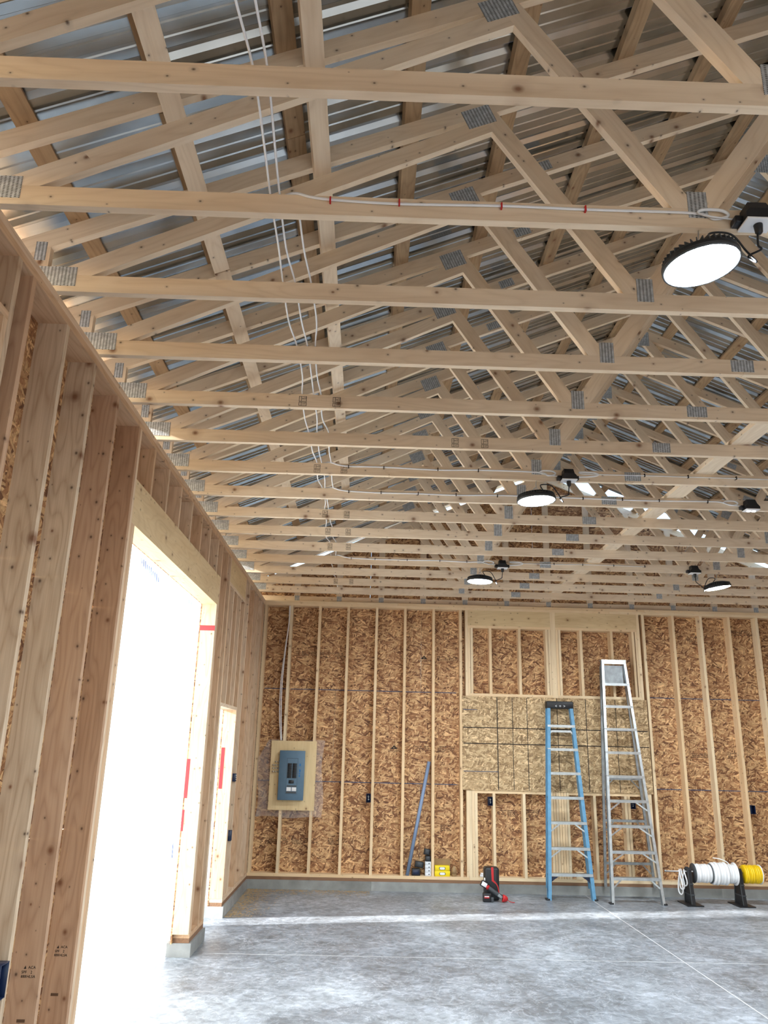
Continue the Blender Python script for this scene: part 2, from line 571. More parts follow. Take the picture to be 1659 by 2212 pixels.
def slab_poly(name, mat, poly, y0, y1, axis, parent=None):
    """polygon in the XZ plane extruded in Y, local X along `axis` (dx,dz)."""
    ax = Vector((axis[0], 0, axis[1])).normalized()
    cx = sum(p[0] for p in poly) / len(poly)
    cz = sum(p[1] for p in poly) / len(poly)
    X, Y = ax, Vector((0, 1, 0))
    Z = X.cross(Y)
    yc = (y0 + y1) / 2
    W = Matrix(((X.x, Y.x, Z.x, cx), (X.y, Y.y, Z.y, yc), (X.z, Y.z, Z.z, cz), (0, 0, 0, 1)))
    Wi = W.inverted()
    # order so that front (-Y) face is outward
    area = sum(poly[i][0] * poly[(i + 1) % len(poly)][1] - poly[(i + 1) % len(poly)][0] * poly[i][1] for i in range(len(poly)))
    if area < 0:
        poly = poly[::-1]
    n = len(poly)
    v = [Wi @ Vector((p[0], y0, p[1])) for p in poly] + [Wi @ Vector((p[0], y1, p[1])) for p in poly]
    f = [tuple(range(n)), tuple(range(2 * n - 1, n - 1, -1))]
    for i in range(n):
        j = (i + 1) % n
        f.append((i, i + n, j + n, j))
    return mesh_obj(name, v, f, mat, W, parent)


def smooth_path(pts, n=6):
    P = [Vector(p) for p in pts]
    if len(P) < 3:
        return P
    out = []
    for i in range(len(P) - 1):
        p0 = P[max(i - 1, 0)]
        p1, p2 = P[i], P[i + 1]
        p3 = P[min(i + 2, len(P) - 1)]
        for k in range(n):
            t = k / n
            out.append(0.5 * ((2 * p1) + (p2 - p0) * t + (2 * p0 - 5 * p1 + 4 * p2 - p3) * t * t + (3 * p1 - p0 - 3 * p2 + p3) * t ** 3))
    out.append(P[-1])
    return out


def tube_geo(path, r, seg=8, flat=1.0):
    v, f = [], []
    n = len(path)
    prev = None
    for i, p in enumerate(path):
        t = (path[min(i + 1, n - 1)] - path[max(i - 1, 0)]).normalized()
        if prev is None:
            a = Vector((0, 0, 1)) if abs(t.z) < 0.9 else Vector((1, 0, 0))
            u = (a - t * a.dot(t)).normalized()
        else:
            u = (prev - t * prev.dot(t))
            u = u.normalized() if u.length > 1e-6 else Vector((1, 0, 0))
        prev = u
        w = t.cross(u)
        for k in range(seg):
            an = 2 * math.pi * k / seg
            v.append(p + u * math.cos(an) * r + w * math.sin(an) * r * flat)
    for i in range(n - 1):
        for k in range(seg):
            k2 = (k + 1) % seg
            f.append((i * seg + k, (i + 1) * seg + k, (i + 1) * seg + k2, i * seg + k2))
    f.append(tuple(range(seg))[::-1][::-1])
    f.append(tuple((n - 1) * seg + k for k in range(seg))[::-1])
    return v, f


def tube(name, mat, pts, r, parent=None, n=6, seg=8, flat=1.0):
    path = smooth_path(pts, n) if n > 1 else [Vector(p) for p in pts]
    v, f = tube_geo(path, r, seg, flat)
    o = path[0].copy()
    return mesh_obj(name, [p - o for p in v], f, mat, Matrix.Translation(o), parent, smooth=True)


def lathe(name, mat, prof, W, parent=None, seg=32, smooth=True):
    """profile [(r, h)] spun about local Z."""
    v, f = [], []
    for r, h in prof:
        for k in range(seg):
            a = 2 * math.pi * k / seg
            v.append((r * math.cos(a), r * math.sin(a), h))
    for i in range(len(prof) - 1):
        for k in range(seg):
            k2 = (k + 1) % seg
            f.append((i * seg + k, i * seg + k2, (i + 1) * seg + k2, (i + 1) * seg + k))
    if prof[0][0] > 1e-5:
        f.append(tuple(range(seg))[::-1])
    if prof[-1][0] > 1e-5:
        f.append(tuple((len(prof) - 1) * seg + k for k in range(seg)))
    return mesh_obj(name, v, f, mat, W, parent, smooth)


def rbox(name, mat, x0, x1, y0, y1, z0, z1, rad, parent=None, W=None, seg=2):
    """Rounded box; coordinates are world (or local to W)."""
    bm = bmesh.new()
    bmesh.ops.create_cube(bm, size=1)
    for v in bm.verts:
        v.co = Vector((v.co.x * (x1 - x0), v.co.y * (y1 - y0), v.co.z * (z1 - z0)))
    bmesh.ops.bevel(bm, geom=bm.edges[:], offset=rad, segments=seg, affect='EDGES', profile=0.5)
    me = bpy.data.meshes.new(name)
    bm.to_mesh(me)
    bm.free()
    me.materials.append(M[mat])
    for p in me.polygons:
        p.use_smooth = True
    T = Matrix.Translation(((x0 + x1) / 2, (y0 + y1) / 2, (z0 + z1) / 2))
    return link(bpy.data.objects.new(name, me), (W @ T) if W else T, parent)


def text(name, body, mat, W, size, parent=None, align='CENTER'):
    """Flat print: text lies in local XY of W."""
    cu = bpy.data.curves.new(name, 'FONT')
    cu.body = body
    cu.size = size
    cu.align_x = align
    cu.align_y = 'CENTER'
    cu.resolution_u = 2
    cu.extrude = 0.0004
    tmp = bpy.data.objects.new(name + '_tmp', cu)
    COL.objects.link(tmp)
    dg = bpy.context.evaluated_depsgraph_get()
    me = bpy.data.meshes.new_from_object(tmp.evaluated_get(dg))
    bpy.data.objects.remove(tmp)
    me.materials.clear()
    me.materials.append(M[mat])
    return link(bpy.data.objects.new(name, me), W, parent)


def face_w(x, y, z, normal='-y', roll=0.0):
    """Frame whose XY plane is the face: facing -Y (x right, y up) or facing -Y on a stud side."""
    if normal == '-y':
        R = Matrix(((1, 0, 0, 0), (0, 0, -1, 0), (0, 1, 0, 0), (0, 0, 0, 1)))
    elif normal == '+x':
        R = Matrix(((0, 0, 1, 0), (1, 0, 0, 0), (0, 1, 0, 0), (0, 0, 0, 1)))
    return Matrix.Translation((x, y, z)) @ R @ Matrix.Rotation(roll, 4, 'Z')


def copy_tree(o, parent=None, label=None, offset=None):
    c = o.copy()
    COL.objects.link(c)
    c.parent = parent
    W = WORLD_OF[o].copy()
    if parent is None and offset is not None:
        W = Matrix.Translation(offset) @ W
        c.matrix_basis = W
    WORLD_OF[c] = W
    if label:
        c['label'] = label
    for ch in list(o.children):
        copy_tree(ch, c)
    return c


# ------------------------------------------------------------------ dimensions
D = 11.027                   # inner face of the back wall studs
XR = 8.2                     # inner face of the right wall
YF = -1.6                    # inner face of the front wall (behind the camera)
RX = 4.1                     # ridge
SLOPE = 5.0 / 12.0
Z_TOP = 3.766                # top of wall plates / underside of bottom chords
Z_CH = 3.853                 # top of bottom chords
T2 = 0.036                   # board thickness
W6 = 0.14                    # 2x6 depth


def zc(x):
    """centre line of the top chord"""
    return 5.09 + SLOPE * ((x if x <= RX else 2 * RX - x) - 2.44)


HALF = 0.0445 / math.cos(math.atan(SLOPE))


def yk(k):
    return 2.5956 + 0.6025 * k - 0.036


# ------------------------------------------------------------------ ground and floor
def build_ground():
    o = mesh_obj('ground', [(-60, -60, -0.16), (70, -60, -0.16), (70, 70, -0.16), (-60, 70, -0.16)], [(0, 1, 2, 3)], 'gravel')
    tag(o, kind='structure')
    fl = box('floor', 'floor', -0.30, XR + 0.30, YF - 0.3, D + 0.3, -0.15, 0.0, flat=True)
    tag(fl, kind='structure')
    # saw cuts with pale dust
    m = plain('saw_cut', srgb(205, 207, 208), 0.9)
    M['cut'] = m
    box('saw_cut', 'cut', 0.1, XR - 0.02, 7.735, 7.741, -0.004, 0.0012, fl)
    box('saw_cut', 'cut', 4.40, 4.409, YF, D - 0.03, -0.004, 0.0013, fl)
    box('saw_cut', 'cut', 0.1, XR - 0.02, 1.60, 1.606, -0.004, 0.0012, fl)


build_ground()

DOOR1 = (4.72, 7.54)
DOOR2 = (8.20, 9.20)


# ------------------------------------------------------------------ left wall
def build_left():
    w = thing('wall_left', None, None, (0, 0, 0), kind='structure')
    B = lambda n, m, y0, y1, z0, z1, x0=-W6, x1=0.0: box(n, m, x0, x1, y0, y1, z0, z1, w)
    segs = [(YF - 0.14, 4.58), (7.58, 8.22), (9.19, D + 0.165)]
    for a, b in segs:
        box('curb', 'conc', -0.19, 0.02, a, b, 0.0, 0.11, w, flat=True)
        B('sill_plate', 'treated', a + 0.012, b - 0.012, 0.11, 0.148)
        B('bottom_plate', 'stud', a + 0.012, b - 0.012, 0.148, 0.186)
    # plates at the top, in lengths
    cuts = [YF - 0.14, 1.05, 5.6, 9.3, D + 0.14]
    for a, b in zip(cuts[:-1], cuts[1:]):
        B('top_plate', 'stud', a, b - 0.002, 3.694, 3.730)
    cuts = [YF - 0.14, 3.2, 7.7, D + 0.14]
    for a, b in zip(cuts[:-1], cuts[1:]):
        B('top_plate', 'stud', a, b - 0.002, 3.730, Z_TOP)

    def full(yc, mat='stud'):
        B('stud', mat, yc - T2 / 2, yc + T2 / 2, 0.186, 3.694)
    for yc in (-1.3, -0.9, -0.5, -0.1, 0.3, 0.7, 1.1, 1.5, 1.9, 2.812, 2.955, 3.352, 3.745, 4.145):
        full(yc, {2.812: 'studg', 2.955: 'studr', 3.352: 'studg', 3.745: 'studg', 4.145: 'studr'}.get(yc, 'stud'))
    # opening just out of frame on the near side: trimmers, plate and header
    for yc in (2.30, 2.776):
        B('trimmer', 'stud', yc - T2 / 2, yc + T2 / 2, 0.186, 3.394)
    B('flat_plate', 'stud', 1.92, 2.794, 3.394, 3.430)
    full(2.02)
    # big door framing
    for yc in (4.593, 4.629):
        full(yc, 'studr' if yc < 4.6 else 'stud')
    for yc in (4.665, 4.701):
        B('trimmer', 'stud', yc - T2 / 2, yc + T2 / 2, 0.11, 3.082)
    for yc in (7.558, 7.594):
        B('trimmer', 'stud', yc - T2 / 2, yc + T2 / 2, 0.186, 3.082)
    B('header', 'lvl', 4.647, 7.612, 3.082, 3.366)
    for yc in (7.63, 7.95, 8.146):
        full(yc)
    for i in range(7):
        yc = 4.985 + 0.4 * i
        B('cripple_stud', 'stud', yc - T2 / 2, yc + T2 / 2, 3.366, 3.694)
    # man door framing
    B('trimmer', 'stud', 8.164, 8.20, 0.186, 2.15)
    B('trimmer', 'stud', 9.20, 9.236, 0.186, 2.15)
    full(9.254)
    B('door_head_plate', 'stud', 8.164, 9.236, 2.15, 2.186)
    B('flat_plate', 'stud', 8.164, 9.236, 3.400, 3.436)
    B('header', 'lvl', 8.164, 9.236, 3.436, 3.694)
    for yc in (8.182, 8.45, 8.70, 8.95, 9.218):
        B('cripple_stud', 'stud', yc - T2 / 2, yc + T2 / 2, 2.186, 3.400)
    for yc in (9.545, 9.965, 10.365, 10.745, 10.99):
        full(yc)
    # OSB sheathing, sheet by sheet, cut around the openings
    rows = [(0.11, 1.316), (1.320, 2.536), (2.540, 3.766)]

    def sheet(y0, y1, z0, z1):
        if y1 - y0 < 0.03 or z1 - z0 < 0.03:
            return
        o = box('osb_panel', 'osb', -W6 - 0.012, -W6, y0, y1, z0, z1, w, flat=True)
        return o
    for ri, (z0, z1) in enumerate(rows):
        off = YF - 0.14 + (0 if ri % 2 == 0 else -1.2)
        y = off
        while y < D + 0.15:
            a, b = max(y, YF - 0.14), min(y + 2.40, D + 0.15)
            y += 2.403
            # split by openings
            parts = [(a, b, z0, z1)]
            for (o0, o1, h) in ((DOOR1[0], DOOR1[1], 3.082), (DOOR2[0], DOOR2[1], 2.15), (2.32, 2.75, 0)):
                new = []
                for (p, q, r, s) in parts:
                    if q <= o0 or p >= o1 or r >= h:
                        new.append((p, q, r, s))
                        continue
                    if p < o0:
                        new.append((p, o0, r, s))
                    if q > o1:
                        new.append((o1, q, r, s))
                    if s > h:
                        new.append((max(p, o0), min(q, o1), h, s))
                parts = new
            for p in parts:
                sheet(*p)
    return w


WL = build_left()


# fascia outside, with two slits that let sun streaks in
def build_back():
    w = thing('wall_back', None, None, (0, D, 0), kind='structure')
    Y0, Y1 = D, D + W6
    B = lambda n, m, x0, x1, z0, z1, y0=Y0, y1=Y1: box(n, m, x0, x1, y0, y1, z0, z1, w)
    cx = [0.02, 1.62, 3.9, 6.2, XR - 0.02]
    for a, b in zip(cx[:-1], cx[1:]):
        box('curb', 'conc', a, b - 0.001, D - 0.02, D + 0.19, 0.0, 0.11, w, flat=True)
    for a, b in ((0.0, 0.815), (0.817, 3.6), (3.602, 6.4), (6.402, XR)):
        B('sill_plate', 'treated', a, b, 0.11, 0.148)
    for a, b in ((0.0, 2.9), (2.902, 5.9), (5.902, XR)):
        B('bottom_plate', 'edge', a, b, 0.148, 0.186)
    for a, b in ((0.0, 4.95), (4.952, XR)):
        B('top_plate', 'edge', a, b, 3.694, 3.730)
    for a, b in ((0.0, 1.9), (1.902, 5.46), (5.462, XR)):
        B('top_plate', 'edge', a, b, 3.730, Z_TOP)

    def full(xc, m='edge'):
        B('stud', m, xc - T2 / 2, xc + T2 / 2, 0.186, 3.694)
    full(0.02)
    for i in range(6):
        full(0.3859 + 0.4064 * i)
    full(2.803)
    full(2.886)
    full(5.352)
    full(5.430)
    for i in range(6):
        full(5.864 + 0.4064 * i)
    # framed bay in the middle
    for (a, b) in ((2.904, 4.086), (4.158, 5.334)):
        B('header', 'lvl', a, b, 3.478, 3.694)
        B('flat_plate', 'edge', a, b, 3.442, 3.478)
    for xc in (4.104, 4.140):
        full_z = (1.257, 3.694)
        B('king_stud', 'edge', xc - T2 / 2, xc + T2 / 2, 2.495, 3.694)
    for xc in (2.922, 2.960, 4.030, 4.068, 4.176, 4.214, 5.270, 5.316):
        B('trimmer', 'edge', xc - T2 / 2 + 0.0015, xc + T2 / 2 - 0.0015, 2.531, 3.442)
    for xc in (3.225, 3.642, 4.520, 4.960):
        B('cripple_stud', 'edge', xc - T2 / 2, xc + T2 / 2, 2.531, 3.442)
    B('window_sill', 'edge', 2.904, 4.086, 2.495, 2.531)
    B('window_sill', 'edge', 4.158, 5.334, 2.495, 2.531)
    B('low_plate', 'edge', 2.978, 4.0, 1.222, 1.258)
    B('low_plate', 'edge', 4.252, 5.334, 1.222, 1.258)
    for xc in (2.922, 2.960):
        B('stud', 'edge', xc - T2 / 2, xc + T2 / 2, 0.186, 1.257)
    for xc in (2.998, 3.238, 3.644, 4.596, 5.018, 5.060, 5.316):
        B('stud', 'edge', xc - T2 / 2, xc + T2 / 2, 0.186, 1.222)
    for i in range(7):
        xc = 4.018 + 0.036 * i
        B('stud', 'edge', xc - T2 / 2 + 0.002, xc + T2 / 2 - 0.002, 0.186, 1.257)
    # weathered board over the middle of the bay with ruled lines
    pb = box('cover_board', 'osb2', 2.815, 5.395, D - 0.013, D - 0.001, 1.259, 2.494, w, flat=True)
    tag(pb, 'weathered strand board panel ruled with black lines')
    for xv, lw in ((3.300, 0.012), (3.511, 0.008), (3.714, 0.009), (4.134, 0.009), (4.534, 0.010), (4.950, 0.008)):
        box('ruled_line', 'ink', xv - lw / 2, xv + lw / 2, D - 0.0145, D - 0.0131, 1.27, 2.485, pb, flat=True)
    for zv in (2.072, 1.862):
        box('ruled_line', 'ink', 2.83, 5.38, D - 0.0146, D - 0.0132, zv - 0.006, zv + 0.006, pb, flat=True)
    for (xa, xb, zv) in ((2.83, 3.30, 1.50), (2.83, 3.02, 2.31)):
        box('chalk_smear', 'inkb', xa, xb, D - 0.0146, D - 0.0132, zv - 0.004, zv + 0.004, pb, flat=True)
    # OSB sheathing
    rows = [(0.11, 1.316), (1.320, 2.536), (2.540, 3.766)]
    panels = []
    for ri, (z0, z1) in enumerate(rows):
        x = -0.15 + (0 if ri % 2 == 0 else -1.2)
        while x < XR + 0.15:
            a, b = max(x, -0.15), min(x + 2.40, XR + 0.15)
            x += 2.403
            if b - a < 0.05:
                continue
            panels.append((box('osb_panel', 'osb', a, b, D + W6, D + W6 + 0.012, z0, z1, w, flat=True), a, b, z0, z1))

    box('siding', 'metal', -0.16, XR + 0.16, D + W6 + 0.013, D + W6 + 0.016, 0.02, 3.766, w, flat=True)  # unseen layer added to stop light leaking through the sheet gaps

    def panel_at(x, z):
        for p, a, b, z0, z1 in panels:
            if a <= x <= b and z0 <= z <= z1:
                return p
        return panels[0][0]
    yf = D + W6 - 0.0008
    # mill stamps
    for (x, z) in ((2.294, 3.02), (1.888, 1.785)):
        p = panel_at(x, z)
        mesh_obj('maker_mark', [(-0.05, 0, -0.022), (0.05, 0, -0.022), (0, 0, 0.028), (-0.05, .0006, -0.022), (0.05, .0006, -0.022), (0, .0006, 0.028)],
                 [(0, 1, 2), (5, 4, 3), (0, 3, 4, 1), (1, 4, 5, 2), (2, 5, 3, 0)], 'ink', Matrix.Translation((x, yf - .0006, z)), p)
        text('maker_mark', 'GP', 'osb2', face_w(x, yf - 0.0012, z - 0.006), 0.022, p)
        text('maker_name', 'Georgia-Pacific', 'ink', face_w(x + 0.035, yf, z - 0.043), 0.038, p)
    rows_txt = ((2.63, 3.0, 0.30, 3), (0.98, 3.0, 0.34, 4), (0.62, 3.02, 0.3, 3), (2.28, 1.755, 0.2, 4), (2.60, 1.76, 0.22, 4), (0.30, 0.545, 0.34, 4), (0.70, 0.545, 0.36, 4),
                (1.13, 0.55, 0.2, 4), (3.44, 0.95, 0.26, 4), (3.82, 0.955, 0.22, 4), (6.19, 1.755, 0.34, 3), (6.62, 1.765, 0.2, 4), (6.9, 3.47, 0.4, 4), (6.2, 3.36, 0.2, 4),
                (3.42, 3.30, 0.10, 3), (4.43, 3.30, 0.22, 3), (2.60, 0.75, 0.14, 4))
    rnd = random.Random(3)
    for (x, z, L, n) in rows_txt:
        p = panel_at(x, z)
        v, f = [], []
        for i in range(n):
            zz = z + (n / 2 - i) * 0.021
            xx = x - L / 2
            while xx < x + L / 2:
                wd = rnd.uniform(0.006, 0.03)
                if rnd.random() < 0.72:
                    h = 0.012
                    b0 = len(v)
                    v += [(xx, yf, zz), (xx + wd, yf, zz), (xx + wd, yf, zz + h), (xx, yf, zz + h)]
                    f.append((b0, b0 + 1, b0 + 2, b0 + 3))
                xx += wd + rnd.uniform(0.003, 0.008)
        c = Vector((x, yf, z))
        o = mesh_obj('grade_print', [Vector(q) - c for q in v], f, 'ink2', Matrix.Translation(c), p)
    # chalk lines along the sheet joints
    for zz in (1.318, 2.538):
        for a, b in ((0.05, 0.36), (0.42, 2.75), (5.5, 8.0)):
            box('chalk_line', 'inkb', a, b, yf - 0.0006, yf + 0.0006, zz - 0.005, zz + 0.005, w, flat=True)
    return w


WB = build_back()


def build_far_walls():
    w = thing('wall_right', None, None, (XR, 0, 0), kind='structure')
    box('curb', 'conc', XR - 0.02, XR + 0.19, YF - 0.1, D + 0.17, 0, 0.11, w, flat=True)
    box('sill_plate', 'treated', XR, XR + W6, YF, D, 0.11, 0.148, w)
    box('bottom_plate', 'stud', XR, XR + W6, YF, D, 0.148, 0.186, w)
    box('top_plate', 'stud', XR, XR + W6, YF, D + 0.14, 3.694, 3.730, w)
    box('top_plate', 'stud', XR, XR + W6, YF, D + 0.14, 3.730, Z_TOP, w)
    y = YF + 0.1
    while y < D:
        box('stud', 'stud', XR, XR + W6, y - T2 / 2, y + T2 / 2, 0.186, 3.694, w)
        y += 0.4064
    for i, (z0, z1) in enumerate(((0.11, 1.316), (1.320, 2.536), (2.540, 3.766))):
        y = YF - 0.1
        while y < D:
            box('osb_panel', 'osb', XR + W6, XR + W6 + 0.012, y, min(y + 2.40, D + 0.15), z0, z1, w, flat=True)
            y += 2.403
    # front wall behind the viewpoint, with a wide open garage door
    w2 = thing('wall_front', None, None, (0, YF, 0), kind='structure')
    ox0, ox1, oz = 1.0, 6.6, 3.2
    x = 0.1
    while x < XR:
        z0 = oz + 0.25 if ox0 < x < ox1 else 0.11
        box('stud', 'stud', x - T2 / 2, x + T2 / 2, YF - W6, YF, z0, 3.694, w2)
        x += 0.4064
    box('header', 'lvl', ox0 - 0.1, ox1 + 0.1, YF - W6, YF, oz, oz + 0.25, w2)
    box('top_plate', 'stud', 0, XR, YF - W6, YF, 3.694, Z_TOP, w2)
    for a_, b_ in ((-0.15, ox0), (ox1, XR + 0.15)):
        for z0, z1 in ((0.0, 1.316), (1.320, 2.536), (2.540, 3.766)):
            box('osb_panel', 'osb', a_, b_, YF - W6 - 0.012, YF - W6, z0, z1, w2, flat=True)
    box('osb_panel', 'osb', ox0, ox1, YF - W6 - 0.012, YF - W6, oz, 3.766, w2, flat=True)
    gp = [(-0.15, 3.77), (XR + 0.15, 3.77), (XR + 0.15, zc(-0.15)), (RX, zc(RX)), (-0.15, zc(-0.15))]
    slab_poly('osb_panel', 'osb', gp, YF - W6 - 0.012, YF - W6, (1, 0), w2)


build_far_walls()


# ------------------------------------------------------------------ roof trusses
def build_truss():
    """The truss at k=0, parts in world coordinates."""
    y0, y1 = yk(0), yk(0) + T2
    t = thing('roof_truss', 'x', 'truss', (RX, yk(0), Z_TOP), group='pine roof trusses across the building')
    mir = lambda poly: [(2 * RX - a, b) for a, b in poly]
    box('bottom_chord', 'pine', -0.145, 3.484, y0, y1, Z_TOP, Z_CH, t)
    box('bottom_chord', 'pine', 3.486, XR + 0.145, y0, y1, Z_TOP, Z_CH, t)
    ca = math.atan(SLOPE)
    # top chord pieces
    for a, b in ((-0.36, 2.43), (2.432, RX)):
        poly = [(a, zc(a) - HALF), (b, zc(b) - HALF), (b, zc(b) + HALF), (a, zc(a) + HALF)]
        if a < 0:   # plumb cut at the tail is fine
            pass
        slab_poly('top_chord', 'pine', poly, y0, y1, (1, SLOPE), t)
        slab_poly('top_chord', 'pine', mir(poly), y0, y1, (1, -SLOPE), t)
    zu = lambda x: zc(x) - HALF - 0.0005           # underside of top chord
    # line z <= zu : -S x + z <= c
    cu = zu(0) - 0
    # heel post
    poly = [(-0.145, Z_CH), (-0.057, Z_CH), (-0.057, zu(-0.057)), (-0.145, zu(-0.145))]
    slab_poly('heel_post', 'pine', poly, y0, y1, (0, 1), t)
    slab_poly('heel_post', 'pine', mir(poly), y0, y1, (0, 1), t)

    def member(name, a, b, wdt, extra=()):
        d = Vector((b[0] - a[0], b[1] - a[1])).normalized()
        n = Vector((-d.y, d.x)) * (wdt / 2)
        e = 0.4
        A = (a[0] - d.x * e, a[1] - d.y * e)
        Bp = (b[0] + d.x * e, b[1] + d.y * e)
        poly = [(A[0] + n.x, A[1] + n.y), (A[0] - n.x, A[1] - n.y), (Bp[0] - n.x, Bp[1] - n.y), (Bp[0] + n.x, Bp[1] + n.y)]
        poly = clip(poly, 0, -1, -(Z_CH + 0.0005))
        poly = clip(poly, -SLOPE, 1, cu)
        for ex in extra:
            poly = clip(poly, *ex)
        slab_poly(name, 'pine', poly, y0, y1, (d.x, d.y), t)
        slab_poly(name, 'pine', mir(poly), y0, y1, (-d.x, d.y), t)
    # heel web, underside through (.15,3.853)-(2.03,4.757)
    s = (4.757 - 3.853) / (2.03 - 0.15)
    th = math.atan(s)
    off = 0.0445
    a = (0.15 - math.sin(th) * off, 3.853 + math.cos(th) * off)
    b = (2.03 - math.sin(th) * off, 4.757 + math.cos(th) * off)
    # web 1 centre line (2.065,4.80)->(2.70,3.853); clip heel web by its left edge
    w1a, w1b = Vector((2.065, 4.80)), Vector((2.695, 3.853))
    dd = (w1b - w1a).normalized()
    nn = Vector((dd.y, -dd.x))                     # pointing left/down
    if nn.x > 0:
        nn = -nn
    c1 = -(nn.dot(w1a) + 0.0447)
    member('heel_web', a, b, 0.089, [(-nn.x * -1, -nn.y * -1, 1e9), (-nn.x, -nn.y, c1)])
    d2 = (Vector((4.06, 5.70)) - Vector((2.80, 3.90))).normalized()
    n2 = Vector((d2.y, -d2.x))
    mid = 2.745
    member('web', w1a, w1b, 0.089, [(1, 0, mid - 0.0005)])
    member('web', (2.80, 3.90), (4.06, 5.70), 0.089, [(-1, 0, -mid), (1, 0, RX - 0.0005)])
    # nail plates on the face towards the camera

    def plate(cx, cz, w, h, ang=0.0, m=True):
        def one(x, a):
            W = Matrix.Translation((x, y0 - 0.0008, cz)) @ Matrix.Rotation(a, 4, 'Y')
            hx, hz = w / 2, h / 2
            v = [(sx * hx, sy * 0.0008, sz * hz) for sx in (-1, 1) for sy in (-1, 1) for sz in (-1, 1)]
            f = [(0, 1, 3, 2), (4, 6, 7, 5), (0, 4, 5, 1), (2, 3, 7, 6), (0, 2, 6, 4), (1, 5, 7, 3)]
            mesh_obj('nail_plate', v, f, 'gusset', W, t)
        one(cx, ang)
        if m:
            one(2 * RX - cx, -ang)
    plate(-0.025, 3.845, 0.215, 0.100)
    plate(-0.101, zc(-0.10) - 0.055, 0.052, 0.100)
    plate(1.972, 4.850, 0.150, 0.112, -ca)
    plate(2.435, zc(2.435), 0.110, 0.062, -ca)
    plate(2.744, 3.872, 0.078, 0.122)
    plate(3.484, 3.816, 0.125, 0.070, 0, False)
    plate(RX, zc(RX) - 0.075, 0.16, 0.15, 0, False)
    return t


TR = build_truss()
ORD = ['', 'second', 'third', 'fourth', 'fifth', 'sixth', 'seventh', 'eighth', 'ninth', 'tenth', 'eleventh', 'twelfth', 'thirteenth', 'fourteenth']
TRUSS = {0: TR}
TR['label'] = 'pale pine roof truss carrying the nearest, largest round lamp'
LBL = {-1: 'nearest pine roof truss crossing the top of the picture, no cable on it', -2: 'pine roof truss overhead just in front of the topmost one in view',
       1: 'pine roof truss directly behind the nearest round lamp', 5: 'pine roof truss carrying the middle round lamp and its black outlet box',
       6: 'pine roof truss with a cable to a lone black box with two white discs', 10: 'pine roof truss carrying the two far round lamps'}
for k in (-2, -1) + tuple(range(1, 14)):
    lb = LBL.get(k) or 'pine roof truss, %s one back counting from the truss with the largest lamp' % ORD[k]
    TRUSS[k] = copy_tree(TR, None, lb, (0, 0.6025 * k, 0))


# grade stamps on the chords
def chord_stamp(k, x, z=3.808, s=1.0, body='HT'):
    t = TRUSS[k]
    y = yk(k) - 0.0006
    for (zz, h, txt) in ((z + 0.014, 0.036, body), (z - 0.020, 0.024, body)):
        w = 0.048 * s
        v, f = [], []
        e = 0.0028
        for (a, b, c, d) in ((-w / 2, w / 2, h / 2 - e, h / 2), (-w / 2, w / 2, -h / 2, -h / 2 + e), (-w / 2, -w / 2 + e, -h / 2, h / 2), (w / 2 - e, w / 2, -h / 2, h / 2), (-w / 6 - e, -w / 6, -h / 2, h / 2)):
            b0 = len(v)
            v += [(a, 0, c), (b, 0, c), (b, 0, d), (a, 0, d)]
            f.append((b0, b0 + 1, b0 + 2, b0 + 3))
        W = Matrix.Translation((x, y, zz))
        mesh_obj('grade_stamp', v, f, 'ink', W, t)
        text('grade_stamp', txt, 'ink', face_w(x + w * 0.17, y, zz), h * 0.62, t)


for k, xs in {3: (1.044, 1.252), 4: (2.049, 2.254), 5: (1.061, 1.266), 7: (1.062, 1.26), 8: (1.06, 1.26), 9: (1.055, 1.25), 12: (1.05, 1.25)}.items():
    for x in xs:
        chord_stamp(k, x)


